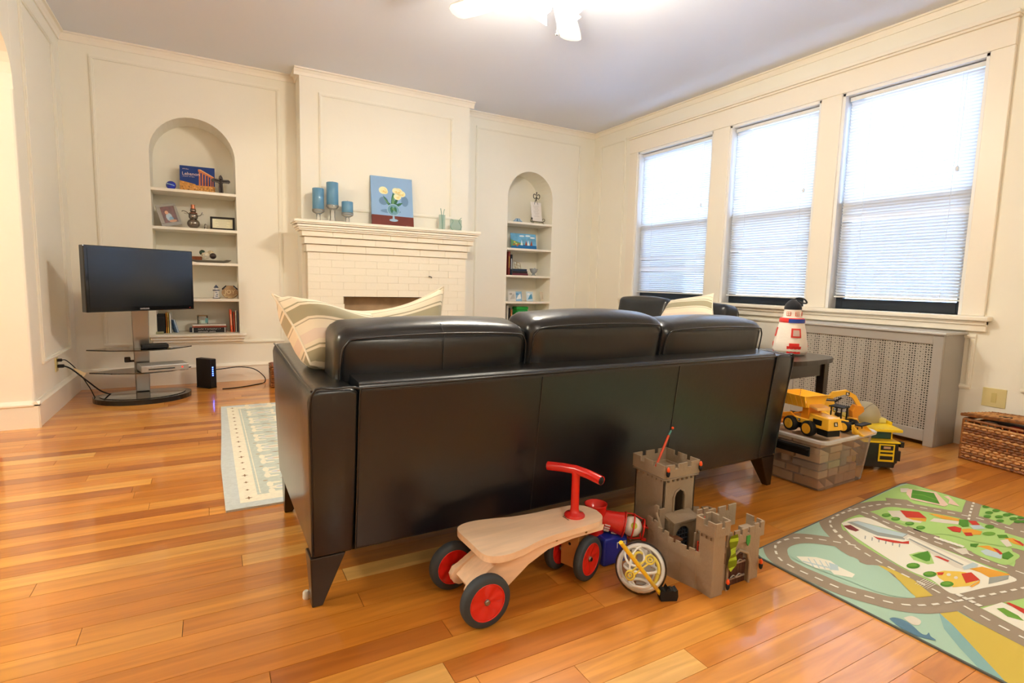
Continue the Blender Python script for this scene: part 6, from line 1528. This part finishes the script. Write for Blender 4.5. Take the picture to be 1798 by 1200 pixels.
P5([(900, 395), (930, 378), (1320, 545), (1310, 570), (1240, 575), (1190, 560)], 'pale', 6); P5([(920, 400), (935, 390), (1280, 545), (1240, 560)], 'white', 7); P5([(930, 405), (940, 402), (1240, 548), (1230, 552)], 'grey', 8)
P5([(1070, 498), (1100, 500), (1160, 525), (1150, 532)], 'red', 7); P5([(1230, 560), (1290, 535), (1320, 548), (1300, 562), (1240, 576)], 'lblue', 8)
P5([(935, 490), (990, 475), (1050, 475), (1075, 540), (1040, 545), (960, 520)], 'green', 6); P5([(950, 495), (1000, 480), (1040, 470), (1055, 500), (1050, 525), (1030, 528), (990, 512)], 'dgreen', 7)
def ell(fn, cx, cy, rx, ry, c, l, n=14): poly([fn(cx+rx*math.cos(2*math.pi*i/n), cy-ry*math.sin(2*math.pi*i/n)) for i in range(n)], c, l)
for cx, cy in ((958, 553), (1050, 600), (1145, 655)): ell(o5, cx, cy, 38, 16, 'dgreen', 8); ell(o5, cx-4, cy-3, 26, 9, 'mgreen', 9)
P5([(1080, 590), (1130, 580), (1220, 585), (1250, 590), (1325, 630), (1270, 665), (1180, 672), (1100, 620)], 'yel', 7); P5([(1225, 597), (1280, 590), (1328, 632), (1250, 650)], 'red', 9); P5([(1270, 668), (1330, 632), (1325, 650), (1285, 672)], 'orange', 8)
P5([(1090, 590), (1130, 590), (1120, 605), (1095, 605)], 'red', 8); ell(o5, 1155, 603, 12, 8, 'pale', 9); ell(o5, 1195, 620, 12, 8, 'pale', 9)
P5([(1270, 570), (1340, 558), (1495, 600), (1480, 620), (1380, 618), (1330, 590)], 'orange', 7); P5([(1380, 618), (1490, 605), (1485, 628), (1375, 655)], 'grey', 8)
# houses island
blob([(750, 252), (800, 228), (880, 228), (1000, 258), (1120, 285), (1260, 320), (1400, 350), (1573, 400), (1800, 470), (1780, 560), (1573, 470), (1430, 440), (1300, 418), (1180, 385), (1110, 375), (1040, 372), (900, 320), (790, 285)], 'green', 5, o5)
P6([(560, 300), (720, 300), (900, 380), (860, 410), (700, 395), (600, 350)], 'pale', 6); P6([(670, 296), (845, 312), (915, 368), (730, 362)], 'red', 8); P6([(730, 362), (915, 370), (905, 400), (790, 385)], 'orange', 7)
for cx, cy in ((548, 342), (633, 375), (760, 417), (860, 455)): ell(o6, cx, cy, 42, 17, 'dgreen', 8); ell(o6, cx-4, cy-4, 26, 9, 'mgreen', 9)
P6([(930, 325), (1000, 330), (1215, 375), (1210, 395), (1060, 375)], 'orange', 7); P6([(940, 395), (980, 368), (1210, 398), (1200, 425), (1060, 412)], 'pale', 7)
P6([(1210, 380), (1290, 385), (1300, 445), (1240, 450), (1205, 425)], 'dgreen', 8); P6([(1290, 392), (1360, 395), (1400, 432), (1330, 432)], 'red', 9); P6([(1300, 432), (1400, 432), (1450, 465), (1340, 470)], 'lblue', 8)
P6([(1095, 452), (1170, 442), (1230, 460), (1220, 500), (1150, 490)], 'red', 9); P6([(1225, 470), (1300, 462), (1420, 490), (1400, 520), (1260, 520)], 'orange', 8); P6([(1250, 500), (1320, 500), (1335, 530), (1270, 530)], 'red', 9); ell(o6, 1485, 445, 42, 17, 'dgreen', 8); ell(o6, 1480, 510, 60, 18, 'mgreen', 8)
P6([(1550, 520), (1640, 520), (1660, 550), (1570, 550)], 'dgreen', 8); P6([(1620, 550), (1700, 550), (1790, 600), (1790, 625), (1700, 600)], 'orange', 8); P6([(1690, 560), (1760, 580), (1798, 610), (1790, 625)], 'red', 9); P6([(1580, 570), (1650, 560), (1690, 620), (1640, 630)], 'pale', 8)
# second island row
blob([(1260, 445), (1300, 425), (1420, 445), (1545, 490), (1520, 525), (1470, 548), (1380, 520), (1290, 480)], 'green', 5, o5)
P6([(1370, 620), (1480, 618), (1600, 690), (1560, 690), (1450, 645)], 'orange', 7); P6([(1510, 635), (1560, 650), (1610, 695), (1580, 700)], 'red', 8); P6([(1400, 665), (1460, 650), (1600, 695), (1590, 740), (1450, 705)], 'lblue', 7); P6([(1310, 600), (1390, 600), (1360, 635), (1310, 625)], 'dgreen', 8); P6([(1600, 690), (1660, 670), (1705, 710), (1650, 745), (1600, 735)], 'dgreen', 8)
# soccer field, trees upper right
P6([(675, 95), (750, 95), (755, 130), (680, 132)], 'pale', 6); P6([(740, 100), (1000, 130), (1110, 245), (1080, 262), (770, 195), (730, 145)], 'pink', 6); P6([(785, 108), (980, 140), (1035, 240), (772, 182)], 'dgreen', 7); P6([(775, 145), (880, 155), (1010, 200), (1010, 206), (880, 162), (775, 151)], 'mgreen', 8)
P6([(1070, 170), (1110, 165), (1215, 260), (1110, 235), (1120, 200)], 'pink', 6)
for cx, cy in ((1455, 262), (1545, 298), (1480, 318), (1465, 352), (1570, 355), (1640, 338), (1580, 392), (1700, 372), (1770, 362), (1690, 325), (1800, 400), (1860, 380), (1900, 430), (1740, 400)): ell(o6, cx, cy, 36, 13, 'dgreen', 8)
# crossings, boats, whale
for k in range(6): P6([(975+k*44, 548+k*14), (990+k*44, 535+k*14), (1040+k*44, 555+k*14), (1022+k*44, 568+k*14)], 'dash', 9)
for k in range(6): P5([(966+k*13, 655+k*5), (971+k*13, 655+k*5), (1024+k*13, 628+k*5), (1018+k*13, 627+k*5)][::-1], 'dash', 9)
for k in range(4): P5([(1190+k*35, 712+k*18), (1212+k*35, 708+k*18), (1240+k*35, 722+k*18), (1216+k*35, 726+k*18)], 'dash', 9)
P6([(1150, 650), (1270, 640), (1300, 690), (1240, 700)], 'pale', 8)
P5([(1340, 790), (1450, 755), (1800, 900), (1800, 1010), (1573, 915)], 'white', 5); P5([(1470, 757), (1490, 757), (1800, 890), (1800, 915), (1573, 820)], 'red', 7); P5([(1420, 790), (1460, 787), (1540, 830), (1573, 860), (1480, 835)], 'mgreen', 7)
P5([(310, 500), (370, 502), (420, 505), (500, 525), (540, 555), (635, 600), (620, 618), (520, 600), (500, 580), (420, 565), (350, 535)], 'white', 6)
for k in range(4): P5([(372+k*32, 510+k*6), (378+k*32, 511+k*6), (410+k*32, 560+k*6), (402+k*32, 558+k*6)], 'lblue', 7)
P5([(345, 525), (520, 568), (520, 574), (345, 531)], 'lblue', 7); P5([(490, 535), (540, 550), (545, 580), (500, 575)], 'lblue', 7)
blob([(825, 845), (850, 838), (900, 850), (950, 880), (1000, 925), (1030, 935), (1045, 922), (1055, 942), (1085, 965), (1040, 958), (960, 935), (880, 890)], 'whale', 3, o5)
blob([(905, 840), (950, 830), (1000, 855), (990, 880), (950, 875)], 'pale', 3, o5)
# trim the print to the outline of the mat
me = bpy.data.meshes.new('printed_map'); 
import bmesh
bm = bmesh.new(); vv = [bm.verts.new(v) for v in PM.v]
for f, mi in zip(PM.f, PM.mi):
    try: ff = bm.faces.new([vv[i] for i in f]); ff.material_index = mi
    except Exception: pass
cx_ = sum(loc(u, v)[0] for u, v in base)/8; cy_ = sum(loc(u, v)[1] for u, v in base)/8
B2 = [Vector(loc(u, v)) for u, v in base]
for a, b in zip(B2, B2[1:]+B2[:1]):
    d = (b-a); nn = Vector((d.y, -d.x)).normalized()
    if nn.dot(Vector((cx_, cy_))-a) > 0: nn = -nn
    bmesh.ops.bisect_plane(bm, geom=bm.verts[:]+bm.edges[:]+bm.faces[:], plane_co=(a.x, a.y, 0), plane_no=(nn.x, nn.y, 0), clear_outer=True, dist=1e-6)
for f in bm.faces:
    if f.normal.z < 0: f.normal_flip()
bm.to_mesh(me); bm.free()
for k in ck: me.materials.append(mat('mat_'+k, cols[k], .75, spec=.3, bump=.15, bscale=500))
o = bpy.data.objects.new('printed_map', me); COL.objects.link(o); o.parent = pm_
